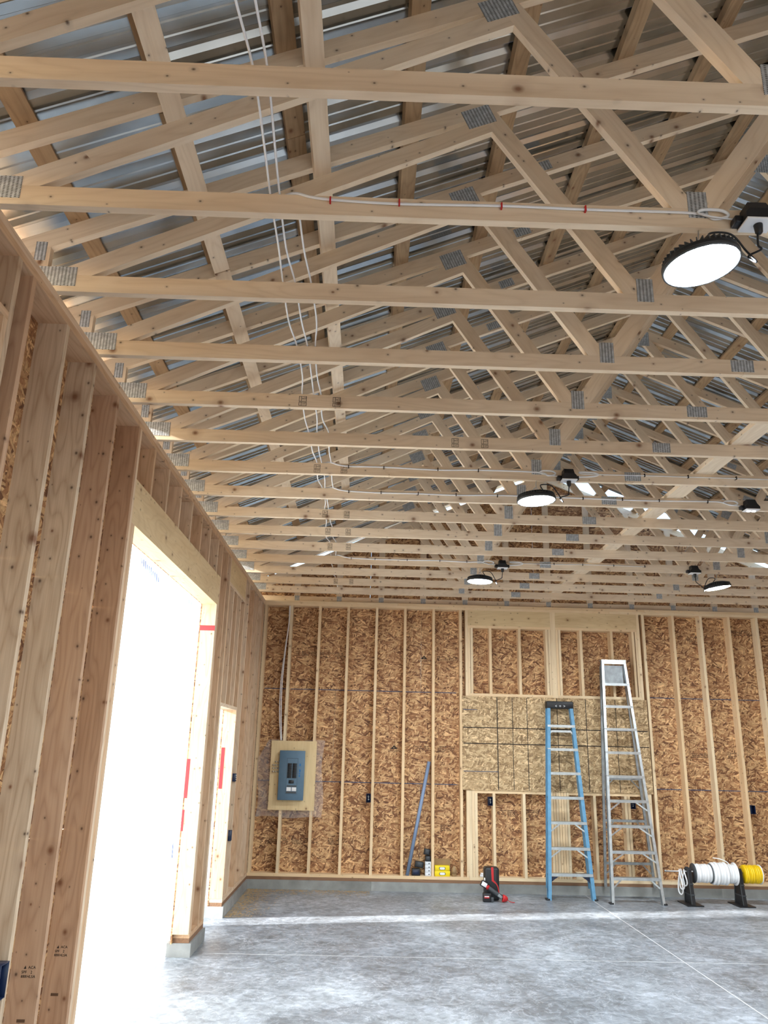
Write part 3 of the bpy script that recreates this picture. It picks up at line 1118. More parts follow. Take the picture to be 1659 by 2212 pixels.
def build_gable():
    y0, y1 = D + 0.10, D + 0.136
    t = thing('gable_truss', 'pine gable end truss with upright studs above the back wall', 'truss', (RX, D + 0.1, Z_TOP))
    mir = lambda poly: [(2 * RX - a, b) for a, b in poly]
    box('bottom_chord', 'pine', -0.145, 3.484, y0, y1, Z_TOP, Z_CH, t)
    box('bottom_chord', 'pine', 3.486, XR + 0.145, y0, y1, Z_TOP, Z_CH, t)
    poly = [(-0.36, zc(-0.36) - HALF), (RX, zc(RX) - HALF), (RX, zc(RX) + HALF), (-0.36, zc(-0.36) + HALF)]
    slab_poly('top_chord', 'pine', poly, y0, y1, (1, SLOPE), t)
    slab_poly('top_chord', 'pine', mir(poly), y0, y1, (1, -SLOPE), t)
    i = 0
    for j in range(-6, 7):
        xc = RX + 0.6096 * j
        a, b = xc - 0.0445, xc + 0.0445
        hh = [(a, Z_CH), (b, Z_CH), (b, zc(b) - HALF), (a, zc(a) - HALF)]
        if j == 0:
            hh = [(a, Z_CH), (b, Z_CH), (b, zc(b) - HALF), (xc, zc(xc) - HALF), (a, zc(a) - HALF)]
        slab_poly('gable_stud', 'pine', hh, y0, y1, (0, 1), t)
        W = Matrix.Translation((xc, y0 - 0.001, 3.825))
        v = [(sx * 0.035, sy * 0.0008, sz * 0.035) for sx in (-1, 1) for sy in (-1, 1) for sz in (-1, 1)]
        f = [(0, 1, 3, 2), (4, 6, 7, 5), (0, 4, 5, 1), (2, 3, 7, 6), (0, 2, 6, 4), (1, 5, 7, 3)]
        mesh_obj('nail_plate', v, f, 'gusset', W, t)
    # sheathing outside the gable: sheets by rows
    z = 3.77
    while z < 5.8:
        z1 = z + 1.20
        for a, b in ((-0.15, 1.5), (1.503, 3.9), (3.903, 6.3), (6.303, XR + 0.15)):
            poly = [(a, z), (b, z), (b, z1), (a, z1)]
            c = zc(0) + HALF
            poly = clip(poly, -SLOPE, 1, c)
            if len(poly) > 2:
                poly = clip(poly, SLOPE, 1, c + SLOPE * 2 * RX)
            if len(poly) > 2:
                slab_poly('osb_panel', 'osb', poly, D + W6, D + W6 + 0.012, (1, 0), WB)
        z = z1 + 0.003


build_gable()


# ------------------------------------------------------------------ roof: purlins, braces, metal sheets
def build_roof():
    c = thing('ceiling', None, None, (RX, 4.0, 5.8), kind='structure')
    ca = math.atan(SLOPE)
    n = Vector((-math.sin(ca), 0, math.cos(ca)))
    YA, YB = YF - 0.45, D + 0.33

    def strip(name, mat, xc, wdt, thk, above, y0, y1, side=1):
        """board along Y lying on (above=True) or hung below the top chord"""
        off = (0.0445 + thk / 2 + 0.0005) * (1 if above else -1)
        p = Vector((xc, 0, zc(xc))) + n * off
        X = Vector((math.cos(ca), 0, math.sin(ca)))
        if side < 0:
            p.x = 2 * RX - p.x
            X = Vector((math.cos(ca), 0, -math.sin(ca)))
            N = Vector((math.sin(ca), 0, math.cos(ca)))
        else:
            N = n
        beam(name, mat, (p.x, y0, p.z), (p.x, y1, p.z), wdt, thk, c, up=tuple(N))
    for side in (1, -1):
        for xc in (-0.32, 0.075, 0.592, 1.092, 1.655, 2.175, 2.765, 3.31, 3.86):
            cuts = [YA, 2.0 + (xc * 3.7) % 1.5, 6.2 + (xc * 5.1) % 1.4, YB]
            for a, b in zip(cuts[:-1], cuts[1:]):
                strip('purlin', 'rough', xc, 0.089, T2, True, a, b - 0.003, side)
    for xc in (0.602, 1.169):
        cuts = [YA, 3.70 if xc < 1 else 4.3, 8.4]
        for a, b in zip(cuts[:-1], cuts[1:]):
            strip('lateral_brace', 'pine', xc, 0.085, 0.034, False, a, b - 0.01)
            strip('lateral_brace', 'pine', xc, 0.085, 0.034, False, a, b - 0.01, -1)
    # strongback on the bottom chords
    box('strongback', 'pine', 3.97, 4.11, 4.30, 7.99, Z_CH + 0.0005, Z_CH + T2, c)
    box('strongback', 'pine', 3.97, 4.11, 8.0, 11.1, Z_CH + 0.0005, Z_CH + T2, c)
    # ribbed sheets: pitch .229, panel .914
    prof = []
    for i in range(4):
        y = i * 0.2286
        prof += [(y, 0), (y + 0.020, 0.020), (y + 0.040, 0.020), (y + 0.060, 0), (y + 0.098, 0), (y + 0.103, 0.005), (y + 0.117, 0.005), (y + 0.122, 0), (y + 0.162, 0), (y + 0.167, 0.005), (y + 0.181, 0.005), (y + 0.186, 0)]
    prof.append((0.9144, 0))
    base = 0.0445 + T2 + 0.0012
    L0, L1 = -0.41, RX - 0.02

    def sheet_mesh(prf):
        v, f = [], []
        for (y, h) in prf:
            for L in (0.0, (L1 - L0) / math.cos(ca)):
                v.append((L, y, h))
        for i in range(len(prf) - 1):
            f.append((2 * i, 2 * i + 1, 2 * i + 3, 2 * i + 2))
        me = bpy.data.meshes.new('roof_panel')
        me.from_pydata(v, [], f)
        me.update()
        me.materials.append(M['metal'])
        return me
    full = sheet_mesh(prof)
    for side, yend in ((1, D + 0.09), (-1, D - 0.24)):
        y = yend
        while y > YA - 0.5:
            y -= 0.9146
            p = Vector((L0, 0, zc(L0))) + n * base
            X = Vector((math.cos(ca), 0, math.sin(ca)))
            Z = n.copy()
            if side < 0:
                p.x = 2 * RX - p.x
                X.x, Z.x = -X.x, -Z.x
            Y = Vector((0, 1, 0))
            W = Matrix(((X.x, Y.x, Z.x, p.x), (X.y, Y.y, Z.y, y), (X.z, Y.z, Z.z, p.z), (0, 0, 0, 1)))
            link(bpy.data.objects.new('roof_panel', full), W, c)
    zr = zc(RX) + HALF + T2 + 0.03
    for s in (-1, 1):
        mesh_obj('ridge_cap', [(0, 0, 0.055), (s * 0.16, 0, 0.055 - 0.16 * SLOPE), (s * 0.16, (YB - YA - 0.1), 0.055 - 0.16 * SLOPE), (0, (YB - YA - 0.1), 0.055)], [(0, 1, 2, 3)], 'metal', Matrix.Translation((RX, YA - 0.2, zr)), c)
    # boards added along both eaves; left ones block sun, gaps pass streaks
    zf = zc(-0.36) + HALF
    for a, b in ((YA, 1.0), (1.003, 4.83), (4.95, 9.06), (9.20, YB)):
        box('fascia', 'rough', -0.386, -0.364, a, b, zf - 0.085, zf + 0.02, c)
    box('fascia', 'rough', XR + 0.364, XR + 0.386, YA, YB, zf - 0.085, zf + 0.02, c)


build_roof()


# ------------------------------------------------------------------ door coverings
def wrap_sheet(name, x, y0, y1, z0, z1, label, seed, amp=0.012, right_edge=None, bottom=None):
    rnd = random.Random(seed)
    ny, nz = 40, 46
    ph = [(rnd.uniform(2, 9), rnd.uniform(1, 6), rnd.uniform(0, 6.3), rnd.uniform(0.3, 1)) for _ in range(7)]
    v, f = [], []
    for j in range(nz + 1):
        for i in range(ny + 1):
            ty, tz = i / ny, j / nz
            yb = y1 if right_edge is None else right_edge(tz)
            zb = z0 if bottom is None else bottom(ty)
            y = y0 + (yb - y0) * ty
            z = zb + (z1 - zb) * tz
            d = sum(a * math.sin(fy * y * 1.7 + fz * z * 1.3 + p) for fy, fz, p, a in ph) / 4
            v.append((d * amp * (0.3 + 1.2 * math.sin(math.pi * min(max(ty, 0.02), 0.98))), y, z))
    for j in range(nz):
        for i in range(ny):
            a = j * (ny + 1) + i
            f.append((a, a + 1, a + ny + 2, a + ny + 1))
    o = mesh_obj(name, [(p[0], p[1] - y0, p[2] - z0) for p in v], f, 'sheet', Matrix.Translation((x, y0, z0)), None, True)
    tag(o, label, 'sheet')
    return o


s1 = wrap_sheet('door_sheet', -0.205, 4.60, 7.66, 0.0, 3.16, 'glowing white plastic sheet closing the big garage door opening', 5)
s2 = wrap_sheet('door_sheet', -0.205, 8.10, 8.9, 0.0, 2.24, 'glowing white plastic sheet hung over the narrow man door opening', 9,
                right_edge=lambda t: 8.80 + 0.03 * math.sin(5 * t) + 0.05 * t)


def tape(parent, y, z, w, h, mat='redtape', x=-0.180, roll=0.0):
    W = Matrix.Translation((x, y, z)) @ Matrix.Rotation(roll, 4, 'X')
    v = [(sx * 0.0004, sy * w / 2, sz * h / 2) for sx in (-1, 1) for sy in (-1, 1) for sz in (-1, 1)]
    f = [(0, 1, 3, 2), (4, 6, 7, 5), (0, 4, 5, 1), (2, 3, 7, 6), (0, 2, 6, 4), (1, 5, 7, 3)]
    return mesh_obj('tape_strip', v, f, mat, W, parent)


tape(s1, 7.43, 0.87, 0.03, 0.12, 'bluetape')
tape(s2, 8.45, 0.92, 0.05, 0.07, 'bluetape')
tape(s2, 8.52, 0.78, 0.05, 0.14, 'bluetape')
for i in range(10):
    tape(s1, 5.55 + 0.055 * i, 3.045 - 0.004 * i, 0.018, 0.045 + 0.012 * (i % 3), 'bluetape', roll=0.5)
for i in range(5):
    tape(s1, 7.15 + 0.05 * i, 3.03, 0.018, 0.05, 'bluetape', roll=0.5)
tj = box('tape_strip', 'redtape', -0.145, 0.001, 7.5385, 7.5399, 2.825, 2.875)
tag(tj, 'red tape wrapped across the far jamb of the big door', 'tape')
tj = box('tape_strip', 'redtape', -0.150, -0.118, 7.5385, 7.5399, 1.30, 1.64)
tag(tj, 'upright red tape strip on the outer edge of the big door jamb', 'tape')
tj = box('tape_strip', 'redtape', -0.150, -0.130, 7.5385, 7.5399, 1.02, 1.20)
tag(tj, 'short red tape scrap low on the outer edge of the big door jamb', 'tape')
tj = box('tape_strip', 'redtape', -0.135, -0.095, 9.1985, 9.1999, 1.30, 1.74)
tag(tj, 'upright red tape strip on the bright far jamb of the man door', 'tape')


# ------------------------------------------------------------------ lamps and overhead wiring
LAMP_N = 0


def high_bay(x, k, tilt, label, box_x, cord_side=1):
    y = yk(k) + 0.018
    t = thing('high_bay_lamp', label, 'lamp', (x, y, 3.70), group='round high bay lamps under the trusses')
    zl = 3.605
    W = Matrix.Translation((x, y, zl)) @ Matrix.Rotation(-tilt, 4, 'Y')
    # housing with shoulder
    hs = lathe('housing', 'black', [(0.1465, 0.004), (0.1475, 0.010), (0.146, 0.022), (0.138, 0.030), (0.075, 0.036), (0.072, 0.062), (0.066, 0.068), (0.0, 0.068)], W, t, 48)
    # cooling fins
    fv, ff = [], []
    for i in range(40):
        a = 2 * math.pi * i / 40
        ca_, sa_ = math.cos(a), math.sin(a)
        b0 = len(fv)
        for (r, h) in ((0.070, 0.028), (0.142, 0.024), (0.140, 0.044), (0.076, 0.066)):
            for s in (-1, 1):
                fv.append((r * ca_ - s * 0.0018 * sa_, r * sa_ + s * 0.0018 * ca_, h))
        ff += [(b0, b0 + 2, b0 + 4, b0 + 6), (b0 + 7, b0 + 5, b0 + 3, b0 + 1), (b0 + 2, b0 + 3, b0 + 5, b0 + 4), (b0 + 4, b0 + 5, b0 + 7, b0 + 6)]
    mesh_obj('cooling_fins', fv, ff, 'dgrey', W, t)
    lathe('lens', 'lens', [(0.0, -0.010), (0.06, -0.0095), (0.11, -0.007), (0.134, -0.002), (0.138, 0.004)], W, t, 48)
    lathe('rim', 'dgrey', [(0.138, 0.004), (0.139, -0.004), (0.146, -0.004), (0.1475, 0.004)], W, t, 48)
    # hook
    top = W @ Vector((0, 0, 0.068))
    ring = [top + Vector((0, 0, 0.0))]
    pts = [top]
    for i in range(9):
        a = -math.pi / 2 + 1.75 * math.pi * i / 8
        pts.append(top + Vector((0.014 * math.cos(a), 0, 0.022 + 0.014 * math.sin(a))))
    tube('eye_ring', 'zinc', pts, 0.003, t, 4, 6)
    tube('hook', 'zinc', [top + Vector((-0.004, 0, 0.03)), top + Vector((0.006, 0, 0.045)), Vector((x, y, Z_TOP - 0.03)), Vector((x + 0.004, y, Z_TOP - 0.001))], 0.003, t, 5, 6)
    # cord to its outlet box
    cs = cord_side
    p0 = W @ Vector((0.06 * cs, -0.03, 0.06))
    b = Vector((box_x, yk(k) - 0.055, 3.715))
    pts = [p0, p0 + Vector((-0.03 * cs, -0.01, 0.05)), p0 + Vector((0.05 * cs, -0.02, 0.045)), W @ Vector((0.165 * cs, -0.04, 0.03)), W @ Vector((0.19 * cs, -0.05, -0.03)),
           W @ Vector((0.175 * cs, -0.03, 0.01)), Vector(((x + 0.21 * cs) * 0.35 + b.x * 0.65, b.y, zl + 0.03)), b + Vector((-0.005 * cs, 0, -0.06)), b]
    tube('cord', 'black', pts, 0.0042, t, 8, 8)
    return t


def outlet_box(x, k, label, plug=True, discs=False):
    y = yk(k) - 0.001
    t = thing('outlet_box', label, 'outlet box', (x, y, 3.79), group='black outlet boxes on the trusses')
    # flared black body
    prof = [(-0.055, -0.040), (0.055, -0.040), (0.055, -0.012), (0.040, 0.004), (0.036, 0.045), (-0.036, 0.045), (-0.040, 0.004), (-0.055, -0.012)]
    zc_ = 3.795
    v = [(px, -0.085 if pz < 0.02 else -0.065, pz) for px, pz in prof] + [(px, 0.0, pz) for px, pz in prof]
    n = len(prof)
    f = [tuple(range(n)), tuple(range(2 * n - 1, n - 1, -1))] + [(i, i + n, (i + 1) % n + n, (i + 1) % n) for i in range(n)]
    W = Matrix.Translation((x, y, zc_))
    mesh_obj('body', v, f, 'black', W, t)
    for s in (-1, 1):
        rbox('cable_ear', 'black', x + s * 0.066 - 0.016, x + s * 0.066 + 0.016, y - 0.05, y - 0.002, zc_ - 0.034, zc_ - 0.002, 0.006, t)
    rbox('cover_plate', 'white', x - 0.058, x + 0.058, y - 0.092, y - 0.004, zc_ - 0.050, zc_ - 0.0405, 0.003, t)
    if discs:
        for s in (-0.022, 0.022):
            lathe('socket', 'led', [(0.0, -0.003), (0.015, -0.002), (0.016, 0.004)], Matrix.Translation((x + s, y - 0.045, zc_ - 0.0535)), t, 20)
    if plug:
        lathe('plug', 'black', [(0.008, -0.038), (0.014, -0.03), (0.017, 0.0), (0.017, 0.004)], Matrix.Translation((x, y - 0.054, zc_ - 0.054)), t, 16)
    return t


high_bay(2.742, 0, math.radians(6), 'nearest and largest lit round lamp, tilted, hanging on the upper right', 2.94)
high_bay(2.738, 5, math.radians(3), 'middle lit round lamp hanging halfway down the room', 2.974)
high_bay(2.735, 10, math.radians(-2), 'small lit round lamp far back, left of the far pair', 2.982)
high_bay(5.452, 10, math.radians(9), 'small tilted lit round lamp far back, right of the far pair', 5.172, -1)
high_bay(5.452, 0, 0.0, 'lit round lamp beyond the right edge beside the nearest lamp', 5.2, -1)  # this and the next three: unseen lamps added to brighten the room
high_bay(2.742, -4, 0.0, 'lit round lamp hanging behind the viewpoint on the left', 2.97)
high_bay(5.452, -4, 0.0, 'lit round lamp hanging behind the viewpoint on the right', 5.2, -1)
high_bay(5.452, 5, 0.0, 'lit round lamp beyond the right edge beside the middle lamp', 5.2, -1)
outlet_box(2.945, 0, 'large black outlet box with white cover at the right edge beside the nearest lamp')
outlet_box(2.974, 5, 'black outlet box with white cover above the middle lamp')
outlet_box(4.661, 6, 'black outlet box with two white discs underneath at the right edge', False, True)
outlet_box(2.982, 10, 'small black outlet box right of the far left lamp')
outlet_box(5.172, 10, 'small black outlet box left of the far right lamp')


def chord_cable(k, x0, x1, box_x, label, seed, x_end=None):
    """white cable stapled along the front of a bottom chord"""
    rnd = random.Random(seed)
    y = yk(k) - 0.007
    pts = [(x0 - 0.10, yk(k) + 0.05, Z_CH + 0.008), (x0 - 0.02, yk(k) + 0.004, Z_CH + 0.010), (x0 + 0.05, y, Z_CH - 0.012), (x0 + 0.14, y, Z_CH - 0.022)]
    x = x0 + 0.4
    st = [x0 + 0.13]
    L = box_x - 0.085
    while x < L - 0.25:
        pts.append((x, y, Z_CH - 0.026 + rnd.uniform(-0.006, 0.006)))
        st.append(x)
        x += rnd.uniform(0.30, 0.42)
    # slack loop before the box
    zl = 3.815
    pts += [(L - 0.14, y, zl + 0.012), (L - 0.06, y, zl - 0.012), (L - 0.005, y - 0.006, zl + 0.0), (L - 0.03, y - 0.010, zl + 0.020), (L - 0.10, y - 0.010, zl + 0.022), (L - 0.125, y - 0.010, zl + 0.006), (L - 0.08, y - 0.012, zl - 0.010), (L + 0.03, y - 0.012, zl - 0.022)]
    t = thing('power_cable', label, 'cable', (x0, yk(k), Z_CH))
    tube('jacket', 'cable', pts, 0.0062, t, 6, 8, 0.6)
    if x_end:
        q = [(box_x + 0.075, y - 0.012, zl - 0.022), (box_x + 0.20, y - 0.010, zl - 0.012), (box_x + 0.24, y - 0.01, zl + 0.004), (box_x + 0.2, y - 0.01, zl + 0.018), (box_x + 0.1, y - 0.008, zl + 0.02), (box_x + 0.12, y, zl + 0.01), (box_x + 0.3, y, zl + 0.008)]
        x = box_x + 0.6
        while x < x_end:
            q.append((x, y, zl + 0.008 + rnd.uniform(-0.006, 0.006)))
            st.append(x)
            x += rnd.uniform(0.30, 0.42)
        tube('jacket', 'cable', q, 0.0062, t, 6, 8, 0.6)
    for sx in st:
        box('staple', 'red' if k == 0 else 'ink', sx - 0.003, sx + 0.003, y - 0.010, y + 0.0065, Z_CH - 0.038, Z_CH - 0.014, t, flat=True)
    return t


chord_cable(0, 1.16, 2.9, 2.945, 'white cable stapled along the truss to the nearest lamp', 1)
chord_cable(5, 1.17, 2.9, 2.974, 'white cable stapled along the truss past the middle lamp', 2, 5.1)
chord_cable(6, 1.16, 4.6, 4.661, 'white cable stapled along the truss to the lone black box', 4)
chord_cable(10, 1.14, 2.9, 2.982, 'white cable stapled along the truss to the two far lamps', 3, 4.9)


def long_cable(xs, k_end, label, seed, k_start=-2):
    rnd = random.Random(seed)
    pts = []
    for k in range(k_start, k_end + 1):
        x = xs + rnd.uniform(-0.018, 0.018)
        pts.append((x, yk(k) + 0.018, Z_CH + 0.008))
        if k < k_end:
            pts.append((x + rnd.uniform(-0.012, 0.012), yk(k) + 0.32, Z_CH - 0.016))
    o = tube('power_cable', 'cable', pts, 0.0062, None, 5, 8, 0.7)
    tag(o, label, 'cable', 'white cables lying across the trusses')
    return o


long_cable(1.05, 13, 'leftmost white cable lying lengthwise over the bottom chords', 11)
long_cable(1.105, 10, 'middle white cable lying lengthwise over the bottom chords', 12)
long_cable(1.165, 6, 'rightmost white cable lying lengthwise over the bottom chords', 13, 0)


# ------------------------------------------------------------------ breaker panel on the back wall
def build_panel():
    y = D
    b = box('backing_board', 'ply', 0.22, 0.832, y - 0.020, y - 0.001, 0.955, 1.838)
    tag(b, 'pale plywood board behind the grey breaker panel', 'board')
    t = thing('breaker_panel', 'blue grey breaker panel with black breakers on the plywood board', 'breaker panel', (0.516, y - 0.02, 1.40))
    x0, x1, z0, z1 = 0.350, 0.683, 1.088, 1.708
    yb = y - 0.021
    rbox('enclosure', 'panel', x0, x1, yb - 0.062, yb - 0.0005, z0, z1, 0.006, t)
    rbox('front_cover', 'panel', x0 - 0.004, x1 + 0.004, yb - 0.070, yb - 0.062, z0 - 0.004, z1 + 0.004, 0.003, t)
    yf = yb - 0.0705
    X = lambda u: x0 + (x1 - x0) * u
    Z = lambda w_: z1 - (z1 - z0) * w_
    door = box('door_recess', 'panel_d', X(0.30), X(0.745), yf - 0.0012, yf, Z(0.88), Z(0.15), t, flat=True)
    box('door_face', 'panel', X(0.315), X(0.73), yf - 0.0024, yf - 0.0012, Z(0.87), Z(0.16), t, flat=True)
    for c in (0, 1):
        u0, u1 = (0.335, 0.505) if c == 0 else (0.535, 0.705)
        for r in range(10):
            w0 = 0.255 + r * 0.0305
            rbox('breaker', 'black', X(u0), X(u1), yf - 0.010, yf - 0.0024, Z(w0 + 0.0285), Z(w0), 0.0015, t, seg=1)
    rbox('main_breaker', 'black', X(0.41), X(0.61), yf - 0.014, yf - 0.0024, Z(0.665), Z(0.60), 0.002, t, seg=1)
    for u0, u1 in ((0.335, 0.51), (0.545, 0.72)):
        box('label_card', 'white', X(u0), X(u1), yf - 0.0036, yf - 0.0024, Z(0.82), Z(0.745), t, flat=True)
    box('label_strip', 'dgrey', X(0.34), X(0.72), yf - 0.0034, yf - 0.0024, Z(0.735), Z(0.705), t, flat=True)
    box('label_strip', 'dgrey', X(0.32), X(0.72), yf - 0.0034, yf - 0.0024, Z(0.865), Z(0.83), t, flat=True)
    M['bluelabel'] = plain('blue_label', srgb(40, 104, 160), 0.6)
    for w0, w1, u in ((0.26, 0.31, 0.80), (0.38, 0.43, 0.80), (0.45, 0.475, 0.79), (0.49, 0.53, 0.79)):
        box('printed_label', 'bluelabel', X(u), X(u + 0.06), yf - 0.001, yf, Z(w1), Z(w0), t, flat=True)
    # cable connectors on the left side
    k = 0
    for r in range(4):
        for c in range(3 if r else 2):
            zz = 1.565 - 0.042 * r
            xx = 0.335 - 0.032 * c
            W = Matrix.Translation((xx, yb - 0.022, zz)) @ Matrix.Rotation(math.radians(-90), 4, 'Y')
            lathe('connector', 'copper', [(0.011, 0.0), (0.011, 0.010), (0.008, 0.012), (0.008, 0.022), (0.0, 0.022)], W, t, 12)
    # clear poly sheet between board and studs
    rnd = random.Random(2)
    v, f = [], []
    nx, nz = 26, 28
    for j in range(nz + 1):
        for i in range(nx + 1):
            u, w_ = i / nx, j / nz
            x = 0.06 + 0.02 * math.sin(7 * w_) + (0.93 - 0.06) * u
            if u < 0.3:
                x += (0.3 - u) * 0.35 * max(0, w_ - 0.75) / 0.25
            z = 0.865 + 0.98 * w_ + 0.012 * math.sin(9 * u)
            yy = -0.004 + 0.008 * math.sin(11 * x + 6 * z) * math.sin(5 * x - 13 * z) + 0.004 * math.sin(40 * x + 17 * z)
            v.append((x - 0.06, yy, z - 0.865))
    for j in range(nz):
        for i in range(nx):
            a = j * (nx + 1) + i
            f.append((a, a + 1, a + nx + 2, a + nx + 1))
    o = mesh_obj('plastic_sheet', v, f, 'poly', Matrix.Translation((0.06, y - 0.034, 0.865)), None, True)
    return o


# keep the sheet just in front of the studs but behind the board
ps = build_panel()
ps.location.y = D + 0.012
tag(ps, 'wrinkled clear plastic sheet behind the plywood board of the breaker panel', 'sheet')
c1 = tube('power_cable', 'cable', [(0.352, D - 0.004, 3.690), (0.352, D + 0.02, 3.5), (0.350, D + 0.02, 3.42), (0.318, D + 0.01, 3.05), (0.292, D + 0.0, 2.62), (0.300, D - 0.01, 2.2), (0.338, D - 0.01, 1.842)], 0.006, None, 6, 8)
tag(c1, 'white cable bowing down the wall into the breaker panel, left of its twin', 'cable')
c2 = tube('power_cable', 'cable', [(0.362, D - 0.006, 3.690), (0.360, D + 0.004, 3.5), (0.356, D + 0.004, 3.40), (0.328, D - 0.004, 3.03), (0.312, D - 0.012, 2.62), (0.322, D - 0.018, 2.2), (0.352, D - 0.016, 1.842)], 0.006, None, 6, 8)
tag(c2, 'white cable bowing down the wall into the breaker panel, right of its twin', 'cable')


# ------------------------------------------------------------------ device boxes
def device_box(x, y, z, label, normal='-y', wires=True, scale=1.0):
    t = thing('device_box', label, 'outlet box', (x, y, z), group='open device boxes on the studs')
    if normal == '-y':
        W = Matrix.Translation((x, y, z))
    else:
        W = Matrix.Translation((x, y, z)) @ Matrix.Rotation(math.radians(90), 4, 'Z')
    w, h, d, e = 0.031 * scale, 0.055 * scale, 0.07, 0.004
    for nm, a in (('box_wall', (-w, -w + e, 0, d, -h, h)), ('box_wall', (w - e, w, 0, d, -h, h)), ('box_wall', (-w + e, w - e, 0, d, h - e, h)), ('box_wall', (-w + e, w - e, 0, d, -h, -h + e)), ('box_back', (-w + e, w - e, d - e, d, -h + e, h - e))):
        rbox(nm, 'navy', *a, 0.0008, t, W, 1)
    if wires:
        for i in range(3):
            tube('wire_end', 'white', [W @ Vector((-0.008 + 0.008 * i, 0.06, 0.02 - 0.02 * i)), W @ Vector((-0.004 + 0.006 * i, 0.03, 0.026 - 0.022 * i)), W @ Vector((0.004 - 0.004 * i, -0.003, 0.024 - 0.022 * i))], 0.0042, t, 4, 6)
    return t


device_box(1.553, D - 0.012, 1.127, 'dark outlet box on the back wall between the breaker panel and grey conduit')
device_box(3.188, D - 0.012, 1.122, 'dark outlet box on the bay stud left of the ladders')
device_box(5.112, D - 0.012, 1.12, 'dark outlet box on the bay stud seen through the aluminium ladder')
device_box(6.735, D - 0.012, 1.09, 'dark outlet box on the right part of the back wall above the cable spools', wires=False)
device_box(0.006, 9.482, 0.79, 'dark outlet box low on the left wall beyond the man door', '+x', False)
t = device_box(0.006, 9.50, 1.41, 'pale switch box with loose wires on the stud beyond the man door', '+x', True, 0.8)
device_box(0.010, 3.686, 0.815, 'dark blue outlet box at the bottom left edge on the near stud', '+x', False, 1.25)

# grade stamps on the near studs (the stud faces that look at the camera)
wl_studs = [o for o in WL.children if o.name.startswith('stud')]


def stud_near(yc):
    return min(wl_studs, key=lambda o: abs(WORLD_OF[o].translation.y - yc))


for (yc, x, z, l2) in ((4.593, -0.074, 0.726, True), (4.145, -0.060, 0.740, True)):
    so = stud_near(yc)
    yf = yc - T2 / 2 - 0.0006
    for dz, txt in ((0.020, 'ACA'), (0.0, '2'), (-0.018, 'HLSA')):
        text('grade_stamp', txt, 'ink', face_w(x + 0.018, yf, z + dz), 0.017, so)
    for dz, txt in ((0.0, 'SPF'), (-0.018, '888')):
        text('grade_stamp', txt, 'ink', face_w(x - 0.016, yf, z + dz), 0.017, so)
    mesh_obj('grade_stamp', [(-0.006, 0, -0.006), (0.006, 0, -0.006), (0.002, 0, 0.008)], [(0, 1, 2)], 'ink', Matrix.Translation((x - 0.014, yf, z + 0.020)), so)
    box('mill_bar', 'ink2', x - 0.02, x + 0.018, yf - 0.0002, yf + 0.0004, z - 0.205, z - 0.192, so, flat=True)


